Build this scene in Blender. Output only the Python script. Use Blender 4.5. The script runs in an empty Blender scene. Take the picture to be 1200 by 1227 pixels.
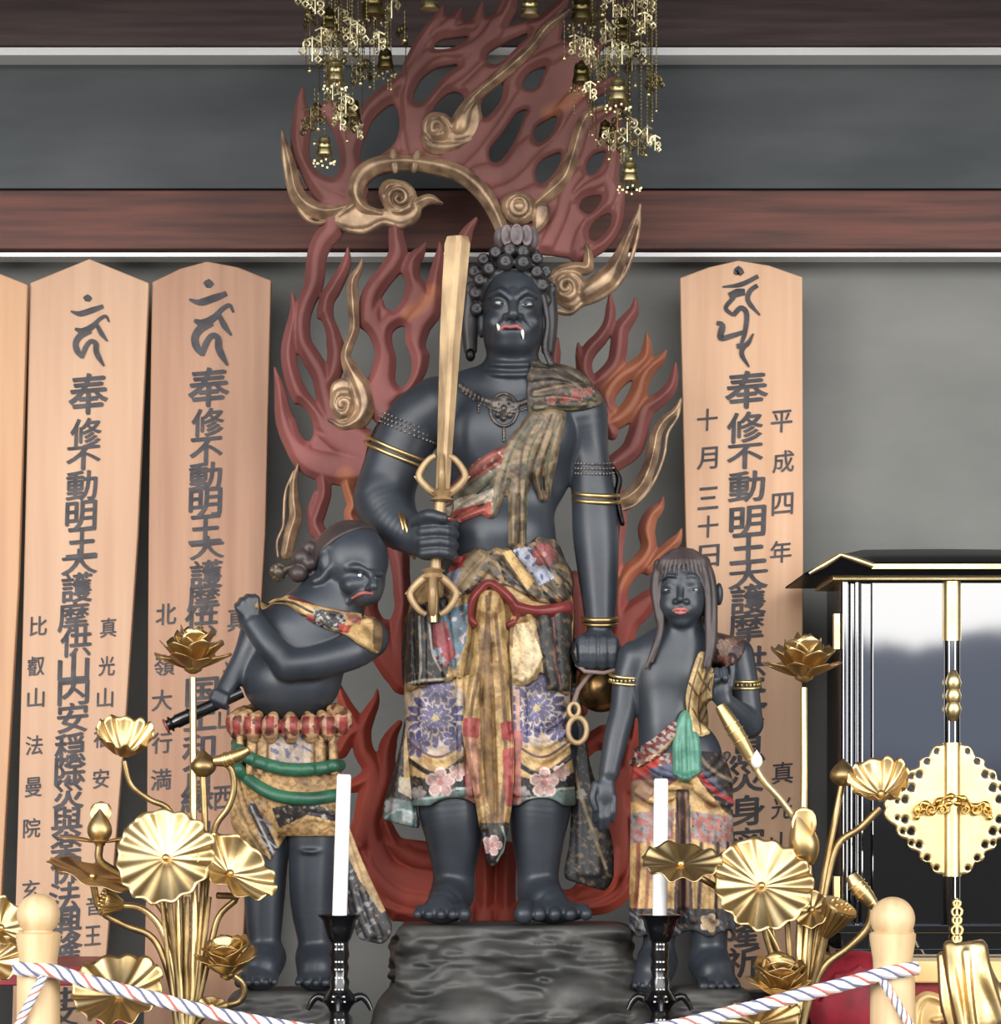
import bpy, bmesh, math, random
import numpy as np
from mathutils import Vector, Matrix
S = bpy.context.scene
COL = S.collection
# ---------------------------------------------------------------- camera, sky, lights, exposure
ZC, D, HOR = 1.35, 7.0, 950.0           # eye height, distance to the statue plane, row of the horizon
cd = bpy.data.cameras.new('camera'); cam = bpy.data.objects.new('camera', cd); COL.objects.link(cam)
cam.location = (0, -D, ZC); cam.rotation_euler = (math.radians(90), 0, 0)
cd.sensor_fit = 'HORIZONTAL'; cd.sensor_width = 36; cd.lens = 36 * D / 2.4
cd.shift_y = (HOR - 613.5) / 1200; cd.clip_end = 100
S.camera = cam
S.view_settings.view_transform = 'Standard'; S.view_settings.look = 'None'
S.view_settings.gamma = 1; S.view_settings.use_curve_mapping = False
S.view_settings.exposure = 0.0
w = bpy.data.worlds.new('open_front_sky'); S.world = w; w.use_nodes = True
nt = w.node_tree; N = nt.nodes; L = nt.links; N.clear()
def nd(t, **k):
    n = N.new(t)
    for a, b in k.items(): setattr(n, a, b)
    return n
def mth(op, a, b=None, c=None):
    n = nd('ShaderNodeMath', operation=op)
    for i, v in enumerate((a, b, c)):
        if v is None: continue
        if isinstance(v, (int, float)): n.inputs[i].default_value = v
        else: L.new(v, n.inputs[i])
    return n.outputs[0]
def sstep(v, a, b):
    n = nd('ShaderNodeMapRange', interpolation_type='SMOOTHSTEP'); L.new(v, n.inputs[0])
    n.inputs[1].default_value = a; n.inputs[2].default_value = b
    return n.outputs[0]
tc = nd('ShaderNodeTexCoord'); sx = nd('ShaderNodeSeparateXYZ'); L.new(tc.outputs['Generated'], sx.inputs[0])
nz = nd('ShaderNodeTexNoise'); nz.inputs['Scale'].default_value = 22; nz.inputs['Detail'].default_value = 4
L.new(tc.outputs['Generated'], nz.inputs['Vector'])
el = mth('ADD', sx.outputs['Z'], mth('MULTIPLY', mth('SUBTRACT', nz.outputs['Fac'], 0.5), 0.035))
front = sstep(mth('MULTIPLY', sx.outputs['Y'], -1), 0.30, 0.62)          # the hall is open towards -y
upper = sstep(sx.outputs['Z'], 0.62, 0.40)                               # the eaves cut the sky off
sky = mth('MULTIPLY', mth('MULTIPLY', sstep(el, 0.050, 0.056), front), upper)
hill = mth('MULTIPLY', sstep(el, -0.014, 0.020), front)
def mix(f, a, b):
    n = nd('ShaderNodeMix', data_type='RGBA'); L.new(f, n.inputs[0])
    for i, v in ((6, a), (7, b)):
        if isinstance(v, tuple): n.inputs[i].default_value = (*v, 1)
        else: L.new(v, n.inputs[i])
    return n.outputs[2]
c = mix(hill, (0.085, 0.083, 0.080), (0.62, 0.70, 0.90))
c = mix(sky, c, (5.6, 5.55, 5.5))
bg = nd('ShaderNodeBackground'); L.new(c, bg.inputs[0]); bg.inputs[1].default_value = 1.0
L.new(bg.outputs[0], nd('ShaderNodeOutputWorld').inputs[0])
def area(name, loc, target, size, sy, power, col=(1, 1, 1)):
    l = bpy.data.lights.new(name, 'AREA'); l.shape = 'RECTANGLE'; l.size = size; l.size_y = sy; l.energy = power; l.color = col
    o = bpy.data.objects.new(name, l); COL.objects.link(o); o.location = loc
    o.rotation_euler = (Vector(target) - Vector(loc)).to_track_quat('-Z', 'Y').to_euler()
    return o
area('fill_light_left', (-3.4, -4.4, 1.7), (-0.2, 0, 1.3), 1.6, 1.4, 95, (1.0, 0.97, 0.93))  # added soft fill from the front left, not a lamp of the hall
area('fill_light_right', (4.3, -4.0, 1.6), (0.2, 0, 1.3), 1.4, 1.4, 85, (1.0, 0.98, 0.95))  # matching added fill on the right, no such source in the hall

# ---------------------------------------------------------------- helpers
class Frame:
    """a plane at depth y0; coordinates (px, py, q): q pixels towards the viewer"""
    def __init__(s, y0): s.y = y0; s.k = (D + y0) / D / 500
    def __call__(s, px, py, q=0.0): return Vector(((px - 600) * s.k, s.y - q * s.k, ZC + (HOR - py) * s.k))
    def arr(s, a):
        a = np.asarray(a, float); o = np.empty_like(a)
        o[:, 0] = (a[:, 0] - 600) * s.k; o[:, 1] = s.y - a[:, 1] * s.k; o[:, 2] = ZC + (HOR - a[:, 2]) * s.k
        return o
def lin(r, g, b):
    f = lambda v: (v / 255 / 12.92) if v <= 10 else ((v / 255 + 0.055) / 1.055) ** 2.4
    return (f(r), f(g), f(b))
def thing(name, label, cat, loc, group=None):
    o = bpy.data.objects.new(name, None); COL.objects.link(o); o.location = loc; o.empty_display_size = 0.05
    tag(o, label, cat, group); return o
def tag(o, label=None, cat=None, group=None, kind=None):
    if label: o['label'] = label
    if cat: o['category'] = cat
    if group: o['group'] = group
    if kind: o['kind'] = kind
    return o
def off(parent):
    v = Vector((0, 0, 0))
    while parent is not None: v += parent.location; parent = parent.parent
    return v
def mk(name, V, Fc, m, parent=None, smooth=True, cols=None, solid=0, bevel=0, sub=0):
    """link a mesh given in world coordinates; its origin is moved to its parent (parts) or its own base (things)"""
    V = np.asarray(V, float).reshape(-1, 3)
    if parent is None:
        base = np.array([(V[:, 0].min() + V[:, 0].max()) / 2, (V[:, 1].min() + V[:, 1].max()) / 2, V[:, 2].min()])
        loc = base
    else:
        base = np.array(off(parent)); ctr = V.mean(0); loc = ctr - base; base = ctr
    me = bpy.data.meshes.new(name)
    if isinstance(Fc, np.ndarray):
        n, kk = Fc.shape
        me.vertices.add(len(V)); me.vertices.foreach_set('co', (V - base).astype(np.float32).ravel())
        me.loops.add(n * kk); me.loops.foreach_set('vertex_index', Fc.astype(np.int32).ravel())
        me.polygons.add(n); me.polygons.foreach_set('loop_start', np.arange(0, n * kk, kk, dtype=np.int32))
        me.update(calc_edges=True)
    else:
        me.from_pydata((V - base).tolist(), [], Fc); me.update()
    me.polygons.foreach_set('use_smooth', np.full(len(me.polygons), bool(smooth)))
    if cols is not None:
        at = me.color_attributes.new('Col', 'FLOAT_COLOR', 'POINT')
        at.data.foreach_set('color', np.concatenate([cols, np.ones((len(cols), 1))], 1).astype(np.float32).ravel())
    me.materials.append(m)
    o = bpy.data.objects.new(name, me); COL.objects.link(o); o.location = loc
    if parent is not None: o.parent = parent
    if solid: md = o.modifiers.new('solid', 'SOLIDIFY'); md.thickness = solid; md.offset = 0
    if bevel: md = o.modifiers.new('bev', 'BEVEL'); md.width = bevel; md.segments = 2; md.limit_method = 'ANGLE'
    if sub: md = o.modifiers.new('sub', 'SUBSURF'); md.levels = sub; md.render_levels = sub
    return o
class MB:
    def __init__(s): s.V = []; s.F = []
    def add(s, V, Fc):
        n = len(s.V); s.V += [tuple(v) for v in V]; s.F += [tuple(i + n for i in f) for f in Fc]
    def box(s, a, b):
        (x0, y0, z0), (x1, y1, z1) = a, b
        x0, x1 = sorted((x0, x1)); y0, y1 = sorted((y0, y1)); z0, z1 = sorted((z0, z1))
        s.add([(x0, y0, z0), (x1, y0, z0), (x1, y1, z0), (x0, y1, z0), (x0, y0, z1), (x1, y0, z1), (x1, y1, z1), (x0, y1, z1)],
              [(3, 2, 1, 0), (4, 5, 6, 7), (0, 1, 5, 4), (1, 2, 6, 5), (2, 3, 7, 6), (3, 0, 4, 7)])
    def pbox(s, fr, x0, x1, y0, y1, q0, q1): s.box(fr(x0, y0, q0), fr(x1, y1, q1))
    def tube(s, pts, rad, seg=10, cap=True, flat=1.0):
        pts = [Vector(p) for p in pts]; n = len(pts)
        if not hasattr(rad, '__len__'): rad = [rad] * n
        V = []; Fc = []; up = None
        for i in range(n):
            t = (pts[min(i + 1, n - 1)] - pts[max(i - 1, 0)])
            t = t.normalized() if t.length > 1e-9 else Vector((0, 0, 1))
            if up is None:
                ref = Vector((0, 1, 0)) if abs(t.y) < 0.9 else Vector((1, 0, 0))
                up = (ref - t * ref.dot(t)).normalized()
            else: up = (up - t * up.dot(t)).normalized()
            sd = t.cross(up)
            for j in range(seg):
                a = 2 * math.pi * j / seg
                V.append(pts[i] + sd * math.cos(a) * rad[i] + up * math.sin(a) * rad[i] * flat)
        for i in range(n - 1):
            for j in range(seg):
                a, b = i * seg + j, i * seg + (j + 1) % seg
                Fc.append((a, b, b + seg, a + seg))
        if cap: Fc.append(tuple(range(seg - 1, -1, -1))); Fc.append(tuple((n - 1) * seg + j for j in range(seg)))
        s.add(V, Fc)
    def lathe(s, c, prof, seg=20, ax=(0, 0, 1)):
        """prof: (radius, height) along ax from c"""
        c = Vector(c); ax = Vector(ax).normalized()
        e1 = ax.cross(Vector((0, 1, 0)) if abs(ax.y) < 0.9 else Vector((1, 0, 0))).normalized(); e2 = ax.cross(e1)
        V = []; Fc = []
        for r, h in prof:
            for j in range(seg):
                a = 2 * math.pi * j / seg
                V.append(c + ax * h + (e1 * math.cos(a) + e2 * math.sin(a)) * max(r, 1e-5))
        for i in range(len(prof) - 1):
            for j in range(seg):
                a, b = i * seg + j, i * seg + (j + 1) % seg
                Fc.append((a, b, b + seg, a + seg))
        Fc.append(tuple(range(seg - 1, -1, -1))); Fc.append(tuple((len(prof) - 1) * seg + j for j in range(seg)))
        s.add(V, Fc)
    def ball(s, c, r, seg=10):
        n = max(4, seg // 2)
        s.lathe(Vector(c) - Vector((0, 0, r)), [(r * math.sin(math.pi * i / n), r - r * math.cos(math.pi * i / n)) for i in range(n + 1)], seg)
    def prism(s, P, d):
        """P: closed outline of 3-D points, d: extrusion vector"""
        n = len(P); P = [Vector(p) for p in P]; d = Vector(d)
        s.add(P + [p + d for p in P], [tuple(range(n)), tuple(range(2 * n - 1, n - 1, -1))] + [(i, i + n, (i + 1) % n + n, (i + 1) % n) for i in range(n)])
    def build(s, name, m, parent=None, smooth=False, fix=True, **k):
        o = mk(name, s.V, s.F, m, parent, smooth, **k)
        if fix:
            b = bmesh.new(); b.from_mesh(o.data); bmesh.ops.recalc_face_normals(b, faces=b.faces); b.to_mesh(o.data); b.free()
        if smooth:
            o.data.set_sharp_from_angle(angle=math.radians(50))
        return o
def cat(pts, step=4.0, closed=False):
    """Catmull-Rom through rows of numbers; step in the units of the first two columns"""
    P = np.asarray(pts, float); n = len(P)
    if n < 3 and not closed: 
        m = max(2, int(np.linalg.norm(P[1, :2] - P[0, :2]) / step) + 1)
        return np.array([P[0] + (P[1] - P[0]) * t for t in np.linspace(0, 1, m)])
    out = []
    for i in range(n if closed else n - 1):
        if closed: p0, p1, p2, p3 = P[i - 1], P[i], P[(i + 1) % n], P[(i + 2) % n]
        else:
            p1, p2 = P[i], P[i + 1]; p0 = P[i - 1] if i else 2 * p1 - p2; p3 = P[i + 2] if i + 2 < n else 2 * p2 - p1
        m = max(1, int(np.linalg.norm(p2[:2] - p1[:2]) / step + 0.5))
        for j in range(m):
            t = j / m
            out.append(0.5 * ((2 * p1) + (p2 - p0) * t + (2 * p0 - 5 * p1 + 4 * p2 - p3) * t * t + (3 * p1 - p0 - 3 * p2 + p3) * t ** 3))
    if not closed: out.append(P[-1])
    return np.array(out)
def smin(a, b, k):
    if k <= 0: return np.minimum(a, b)
    h = np.maximum(k - np.abs(a - b), 0) / k
    return np.minimum(a, b) - h * h * k * 0.25
def smax(a, b, k): return -smin(-a, -b, k)
def noise3(x, y, z, s=1.0, seed=0):
    """cheap smooth noise from sines, about -1..1"""
    r = np.random.RandomState(seed); t = 0
    for i in range(5):
        f = r.uniform(0.6, 1.8, 3) * s * r.choice([-1, 1], 3); p = r.uniform(0, 6.28)
        t = t + np.sin(x * f[0] + y * f[1] + z * f[2] + p + 1.3 * np.sin(y * f[0] * 0.7 - x * f[2] * 0.6 + p * 2))
    return t / 3
def to_mesh(Fd, org, h):
    import openvdb
    g = openvdb.FloatGrid(4.0 * max(h)); g.copyFromArray(np.ascontiguousarray(np.clip(Fd, -4 * max(h), 4 * max(h)).astype(np.float32)))
    r = g.convertToPolygons(isovalue=0.0, adaptivity=0.0)
    P, Q = np.array(r[0], float), np.array(r[-1])
    return P * np.array(h) + np.array(org), Q.astype(np.int32)
def relax(P, Q, it):
    if not it: return P
    e = np.concatenate([Q[:, [0, 1]], Q[:, [1, 2]], Q[:, [2, 3]], Q[:, [3, 0]]])
    n = len(P); cnt = np.bincount(e[:, 0], minlength=n).astype(float)
    for _ in range(it):
        A = np.stack([np.bincount(e[:, 0], weights=P[e[:, 1], i], minlength=n) for i in range(3)], 1) / np.maximum(cnt, 1)[:, None]
        P = P + 0.6 * (A - P)
    return P
def wear(c, x, y):
    """old paint: worn to ground colour in patches, with fine grime"""
    n = noise3(x, y, x * 0, .30, 21) * .6 + noise3(x, y, x * 0, .75, 22) * .5; g = noise3(x, y, x * 0, .11, 23)
    m = np.clip((n - .25) * 1.1, 0, .5)[:, None]; c = c * (1 - m) + np.array(lin(140, 112, 80)) * m
    return c * np.clip(.92 - .22 * np.clip(g, 0, 1) - .30 * np.clip(-n - .1, 0, 1), .35, 1)[:, None]
class SDF:
    """signed-distance sculpting in (px, q, py) pixel units"""
    def __init__(s, x, q, y, h):
        s.h = h; s.o = (x[0], q[0], y[0])
        s.X = np.arange(x[0], x[1], h, dtype=np.float32)[:, None, None]; s.Q = np.arange(q[0], q[1], h, dtype=np.float32)[None, :, None]
        s.Y = np.arange(y[0], y[1], h, dtype=np.float32)[None, None, :]
        s.F = np.full((s.X.size, s.Q.size, s.Y.size), 60.0, np.float32)
    def win(s, lo, hi, m):
        sl = []
        for a, b, o, n in zip(lo, hi, s.o, s.F.shape):
            i0 = max(0, int((a - m - o) / s.h)); i1 = min(n, int((b + m - o) / s.h) + 2)
            sl.append(slice(i0, max(i0, i1)))
        return tuple(sl), s.X[sl[0]], s.Q[:, sl[1]], s.Y[:, :, sl[2]]
    def op(s, sl, d, k, op):
        if d.size == 0: return
        f = s.F[sl]
        if op == 'u': s.F[sl] = smin(f, d, k)
        elif op == 's': s.F[sl] = smax(f, -d, k)
    def chain(s, pts, k=5, flat=1.0, op='u', cm=True, step=6):
        """pts rows (px, py, q, r): a smooth tapering limb; flat squashes its depth"""
        P = np.asarray(pts, float)
        if cm: P = cat(P, step)
        R = P[:, 3].max(); m = R * max(1, flat) + k + 3 * s.h
        lo = (P[:, 0].min(), P[:, 2].min(), P[:, 1].min()); hi = (P[:, 0].max(), P[:, 2].max(), P[:, 1].max())
        sl, X, Q, Y = s.win(lo, hi, m)
        T = np.full((X.size, Q.size, Y.size), 60.0, np.float32)
        if T.size == 0: return s
        o = [sl[i].start for i in range(3)]
        for a, b in zip(P[:-1], P[1:]):
            mm = max(a[3], b[3]) * max(1, flat) + k + 3 * s.h
            l2, x, q, y = s.win((min(a[0], b[0]), min(a[2], b[2]), min(a[1], b[1])), (max(a[0], b[0]), max(a[2], b[2]), max(a[1], b[1])), mm)
            ab = b[:3] - a[:3]; L2 = max((ab * ab).sum(), 1e-6)
            dx, dy, dq = x - a[0], y - a[1], q - a[2]
            t = np.clip((dx * ab[0] + dy * ab[1] + dq * ab[2]) / L2, 0, 1)
            d = np.sqrt((dx - t * ab[0]) ** 2 + (dy - t * ab[1]) ** 2 + ((dq - t * ab[2]) / flat) ** 2) - (a[3] + (b[3] - a[3]) * t)
            if flat < 1: d = d * max(flat, 0.5)
            w2 = tuple(slice(l2[i].start - o[i], l2[i].stop - o[i]) for i in range(3))
            T[w2] = np.minimum(T[w2], d)
        s.op(sl, T, k, op); return s
    def ell(s, c, r, k=5, op='u', rot=0, tilt=0):
        """c (px, py, q), r (rx, ry, rq), rot turns it in the image plane, tilt about the px axis"""
        m = max(r) + k + 3 * s.h
        sl, X, Q, Y = s.win((c[0], c[2], c[1]), (c[0], c[2], c[1]), m)
        x, y, q = X - c[0], Y - c[1], Q - c[2]
        if tilt: ct, st = math.cos(tilt), math.sin(tilt); y, q = y * ct + q * st, -y * st + q * ct
        if rot: ct, st = math.cos(rot), math.sin(rot); x, y = x * ct + y * st, -x * st + y * ct
        k0 = np.sqrt((x / r[0]) ** 2 + (y / r[1]) ** 2 + (q / r[2]) ** 2) + 1e-6
        k1 = np.sqrt((x / r[0] ** 2) ** 2 + (y / r[1] ** 2) ** 2 + (q / r[2] ** 2) ** 2) + 1e-6
        s.op(sl, k0 * (k0 - 1) / k1, k, op); return s
    def fn(s, f, lo, hi, k=0, op='u'):
        """f(X, Q, Y) over the box lo..hi in (px, q, py)"""
        sl, X, Q, Y = s.win(lo, hi, 0); s.op(sl, f(X, Q, Y).astype(np.float32) + 0 * s.F[sl], k, op); return s
    def mesh(s, name, m, fr, parent=None, it=2, paint=None):
        P, Qd = to_mesh(s.F, s.o, (s.h,) * 3)
        P = relax(P, Qd, it)
        v = P[Qd[:, 0]]; n = np.cross(P[Qd[:, 1]] - v, P[Qd[:, 2]] - v); c = P.mean(0)
        if ((n * (v - c)).sum(1)).sum() < 0: Qd = Qd[:, ::-1]
        s.P = P
        cols = paint(P[:, 0], P[:, 2], P[:, 1]) if paint else None
        if m.name == 'painted_brocade': cols = wear(cols, P[:, 0], P[:, 2])
        return mk(name, fr.arr(P), Qd, m, parent, True, cols)
def seg2(X, Y, a, b):
    ab = (b[0] - a[0], b[1] - a[1]); L2 = max(ab[0] ** 2 + ab[1] ** 2, 1e-6)
    t = np.clip(((X - a[0]) * ab[0] + (Y - a[1]) * ab[1]) / L2, 0, 1)
    return np.hypot(X - a[0] - t * ab[0], Y - a[1] - t * ab[1]), t
def poly2(X, Y, P):
    """signed distance to a closed polygon, negative inside"""
    d = np.full(np.broadcast(X, Y).shape, 1e6); ins = np.zeros(d.shape, bool); n = len(P)
    for i in range(n):
        a, b = P[i], P[(i + 1) % n]
        d = np.minimum(d, seg2(X, Y, a, b)[0])
        c1 = (a[1] > Y) != (b[1] > Y)
        with np.errstate(divide='ignore', invalid='ignore'):
            xi = (b[0] - a[0]) * (Y - a[1]) / (b[1] - a[1] + 1e-12) + a[0]
        ins ^= c1 & (X < xi)
    return np.where(ins, -d, d)
class Relief:
    """carved relief: 2-D strokes and fills in pixels with a height field"""
    def __init__(s, x0, x1, y0, y1, h=1.5):
        s.h = h; s.o = (x0, y0); s.X = np.arange(x0, x1, h)[:, None]; s.Y = np.arange(y0, y1, h)[None, :]
        s.d = np.full((s.X.size, s.Y.size), 60.0); s.H = np.full(s.d.shape, 0.0)
    def w(s, x0, x1, y0, y1, m):
        i0 = max(0, int((x0 - m - s.o[0]) / s.h)); i1 = max(i0, min(s.X.size, int((x1 + m - s.o[0]) / s.h) + 2))
        j0 = max(0, int((y0 - m - s.o[1]) / s.h)); j1 = max(j0, min(s.Y.size, int((y1 + m - s.o[1]) / s.h) + 2))
        return (slice(i0, i1), slice(j0, j1)), s.X[i0:i1], s.Y[:, j0:j1]
    def stroke(s, pts, wd, base=8, ridge=7, add=False, k=2, only_h=False):
        """pts (x,y) control points, wd half-widths spread along them"""
        P = cat(pts, 3.0); u = np.linspace(0, 1, len(P)); wd = np.interp(u, np.linspace(0, 1, len(wd)), wd)
        sl, X, Y = s.w(P[:, 0].min(), P[:, 0].max(), P[:, 1].min(), P[:, 1].max(), wd.max() + 8)
        if X.size == 0 or Y.size == 0: return s
        T = np.full((X.size, Y.size), 60.0); R = np.full(T.shape, 2.0)
        for i in range(len(P) - 1):
            d, t = seg2(X, Y, P[i], P[i + 1]); ww = wd[i] + (wd[i + 1] - wd[i]) * t
            T = np.minimum(T, d - ww); R = np.minimum(R, d / np.maximum(ww, 0.3))
        hh = np.where(R < 1.0, base + ridge * np.sqrt(np.maximum(1 - R * R, 0)), 0)
        if add: s.H[sl] = s.H[sl] + np.where(R < 1, ridge * np.sqrt(np.maximum(1 - R * R, 0)), 0)
        else: s.H[sl] = np.maximum(s.H[sl], hh)
        if not only_h: s.d[sl] = smin(s.d[sl], T, k)
        return s
    def fill(s, P, base=8, smooth=True, k=2):
        P = cat(P, 4, True) if smooth else np.asarray(P, float)
        sl, X, Y = s.w(P[:, 0].min(), P[:, 0].max(), P[:, 1].min(), P[:, 1].max(), 8)
        d = poly2(X, Y, P); s.d[sl] = smin(s.d[sl], d, k); s.H[sl] = np.maximum(s.H[sl], np.where(d < 3, base, 0)); return s
    def hole(s, P, smooth=True, k=2):
        P = cat(P, 4, True) if smooth else np.asarray(P, float)
        sl, X, Y = s.w(P[:, 0].min(), P[:, 0].max(), P[:, 1].min(), P[:, 1].max(), 8)
        s.d[sl] = smax(s.d[sl], -poly2(X, Y, P), k); return s
    def mesh(s, name, m, fr, parent=None, back=6, q0=0, it=2, paint=None, curve=None, edge=1.5):
        from_h = np.minimum(s.H, 1.0 + edge * np.maximum(-s.d, 0)); H = from_h
        for _ in range(2):                                               # soften the height field a little
            Hp = np.pad(H, 1, mode='edge'); H = (Hp[1:-1, 1:-1] * 4 + Hp[2:, 1:-1] + Hp[:-2, 1:-1] + Hp[1:-1, 2:] + Hp[1:-1, :-2]) / 8
        top = H.max() + 4; q = np.arange(-back - 4, top, s.h)[None, :, None]
        Fd = np.maximum(np.maximum(s.d[:, None, :], (q - H[:, None, :]) * 0.8), -q - back)
        P, Qd = to_mesh(Fd, (s.o[0], -back - 4, s.o[1]), (s.h,) * 3)
        P = relax(P, Qd, it)
        n = np.cross(P[Qd[:, 1]] - P[Qd[:, 0]], P[Qd[:, 2]] - P[Qd[:, 0]])
        fr_ = P[Qd[:, 0], 1] > 0
        if n[fr_, 1].sum() < 0: Qd = Qd[:, ::-1]
        P[:, 1] += q0 if curve is None else q0 + curve(P[:, 0], P[:, 2])
        cols = paint(P[:, 0], P[:, 2], P[:, 1]) if paint else None
        if m.name == 'painted_brocade': cols = wear(cols, P[:, 0], P[:, 2])
        return mk(name, fr.arr(P), Qd, m, parent, True, cols)
def spiral(cx, cy, r0, r1, a0, turns, n=40, sg=1):
    return [(cx + (r0 + (r1 - r0) * t) * math.cos(a0 + sg * turns * 2 * math.pi * t), cy + (r0 + (r1 - r0) * t) * math.sin(a0 + sg * turns * 2 * math.pi * t)) for t in np.linspace(0, 1, n)]

# ---------------------------------------------------------------- materials
MATS = {}
def mat(name, col, rough=0.5, metal=0.0, col2=None, scale=8, stretch=(1, 1, 1), bump=0.0, bscale=60, ior=1.5, coat=0, attr=False, lo=0.35, hi=0.65, detail=4, rvar=0, spec=None):
    if name in MATS: return MATS[name]
    m = bpy.data.materials.new(name); m.use_nodes = True; t = m.node_tree; b = t.nodes['Principled BSDF']; K = t.links
    b.inputs['Roughness'].default_value = rough; b.inputs['Metallic'].default_value = metal; b.inputs['IOR'].default_value = ior
    b.inputs['Coat Weight'].default_value = coat; b.inputs['Coat Roughness'].default_value = 0.08
    if spec is not None: b.inputs['Specular IOR Level'].default_value = spec
    tcn = t.nodes.new('ShaderNodeTexCoord'); mp = t.nodes.new('ShaderNodeMapping'); mp.inputs['Scale'].default_value = stretch
    K.new(tcn.outputs['Object'], mp.inputs[0])
    no = t.nodes.new('ShaderNodeTexNoise'); no.inputs['Scale'].default_value = scale; no.inputs['Detail'].default_value = detail
    K.new(mp.outputs[0], no.inputs['Vector'])
    mr = t.nodes.new('ShaderNodeMapRange'); mr.inputs[1].default_value = lo; mr.inputs[2].default_value = hi; K.new(no.outputs['Fac'], mr.inputs[0])
    mx = t.nodes.new('ShaderNodeMix'); mx.data_type = 'RGBA'; K.new(mr.outputs[0], mx.inputs[0])
    if attr:
        at = t.nodes.new('ShaderNodeVertexColor'); at.layer_name = 'Col'
        mu = t.nodes.new('ShaderNodeMix'); mu.data_type = 'RGBA'; mu.blend_type = 'MULTIPLY'; mu.inputs[0].default_value = 1
        K.new(at.outputs[0], mu.inputs[6]); mx.inputs[6].default_value = (*col, 1); mx.inputs[7].default_value = (*(col2 or col), 1)
        K.new(mx.outputs[2], mu.inputs[7]); K.new(mu.outputs[2], b.inputs['Base Color'])
    else:
        mx.inputs[6].default_value = (*col, 1); mx.inputs[7].default_value = (*(col2 or col), 1); K.new(mx.outputs[2], b.inputs['Base Color'])
    if rvar:
        r2 = t.nodes.new('ShaderNodeMapRange'); r2.inputs[3].default_value = rough - rvar; r2.inputs[4].default_value = rough + rvar
        K.new(no.outputs['Fac'], r2.inputs[0]); K.new(r2.outputs[0], b.inputs['Roughness'])
    if bump:
        n2 = t.nodes.new('ShaderNodeTexNoise'); n2.inputs['Scale'].default_value = bscale; n2.inputs['Detail'].default_value = 4
        K.new(mp.outputs[0], n2.inputs['Vector'])
        bp = t.nodes.new('ShaderNodeBump'); bp.inputs['Strength'].default_value = bump; bp.inputs['Distance'].default_value = 0.004
        K.new(n2.outputs['Fac'], bp.inputs['Height']); K.new(bp.outputs[0], b.inputs['Normal'])
    MATS[name] = m; return m
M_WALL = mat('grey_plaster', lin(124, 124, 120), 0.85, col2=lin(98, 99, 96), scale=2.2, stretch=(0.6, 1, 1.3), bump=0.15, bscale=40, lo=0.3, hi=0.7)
M_WALLU = mat('shaded_bluish_plaster', lin(92, 95, 97), 0.85, col2=lin(74, 78, 80), scale=3.0, stretch=(0.5, 1, 2.0), bump=0.15, bscale=40)  # upper wall: bluer hue, and the shade under the eaves darkened into the colour
M_BEAM = mat('red_brown_beam', lin(112, 70, 60), 0.7, col2=lin(80, 54, 48), scale=5, stretch=(0.5, 4, 9), bump=0.1, bscale=30)
M_BEAMD = mat('dark_brown_beam', lin(84, 70, 68), 0.7, col2=lin(64, 50, 48), scale=5, stretch=(0.5, 4, 9), bump=0.1, bscale=30)
M_LITSTRIP = mat('lit_strip_white', lin(246, 246, 244), 0.6)  # white that stands in for the bright lines of light under the beams
M_DARK = mat('dark_floor_wood', lin(40, 36, 33), 0.5, col2=lin(28, 25, 23), scale=4, stretch=(6, 0.6, 1))
M_BODY = mat('black_painted_wood', lin(53, 58, 65), 0.40, col2=lin(40, 45, 51), scale=9, bump=0.05, bscale=90, rvar=0.06)
M_HAIR = mat('dark_brown_hair', lin(70, 58, 56), 0.45, col2=lin(48, 42, 42), scale=14, bump=0.1)
M_GOLD = mat('gilt_metal', lin(212, 186, 136), 0.38, 1.0, col2=lin(190, 160, 108), scale=12, bump=0.05, bscale=60, rvar=0.08)
M_GOLDP = mat('pale_gilt_metal', lin(242, 220, 166), 0.34, 1.0, col2=lin(226, 200, 142), scale=12, rvar=0.05)
M_GOLDD = mat('tarnished_gilt_stem', lin(188, 164, 118), 0.42, 1.0, col2=lin(146, 122, 82), scale=20)
M_BRASS = mat('old_brass', lin(204, 192, 148), 0.34, 1.0, col2=lin(150, 136, 96), scale=30)
M_SCROLL = mat('worn_gold_lacquer', lin(186, 158, 128), 0.42, 0.35, col2=lin(116, 94, 80), scale=26, bump=0.12, bscale=120, lo=0.36, hi=0.68, attr=True)
M_FLAME = mat('red_flame_lacquer', (1, 1, 1), 0.62, col2=(0.60, 0.57, 0.57), spec=0.35, scale=7, stretch=(1, 1, 0.5), bump=0.08, bscale=120, attr=True)
M_CLOTH = mat('painted_brocade', (1, 1, 1), 0.55, col2=(0.40, 0.36, 0.33), scale=26, bump=0.15, bscale=160, attr=True, lo=0.42, hi=0.70)
M_SWORD = mat('worn_gold_blade', lin(192, 162, 120), 0.42, 0.25, col2=lin(140, 114, 82), scale=20, stretch=(1, 1, 0.4), bump=0.08)
M_LACQ = mat('black_lacquer', (0.004, 0.004, 0.005), 0.03, ior=2.45)
M_LACQ2 = mat('black_lacquer_wood', (0.005, 0.005, 0.006), 0.16, ior=1.6)
M_WAX = mat('white_wax', lin(246, 246, 244), 0.45)
M_POST = mat('pale_turned_wood', lin(226, 196, 152), 0.5, col2=lin(206, 172, 126), scale=5, stretch=(6, 6, 0.6))
M_RED = mat('crimson_lacquer', lin(140, 22, 36), 0.42, col2=lin(112, 14, 26), scale=5)
M_INK = mat('black_ink', lin(48, 46, 50), 0.7, col2=lin(78, 74, 76), scale=22)
M_WHITE = mat('white_paint', lin(238, 236, 228), 0.35)
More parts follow.
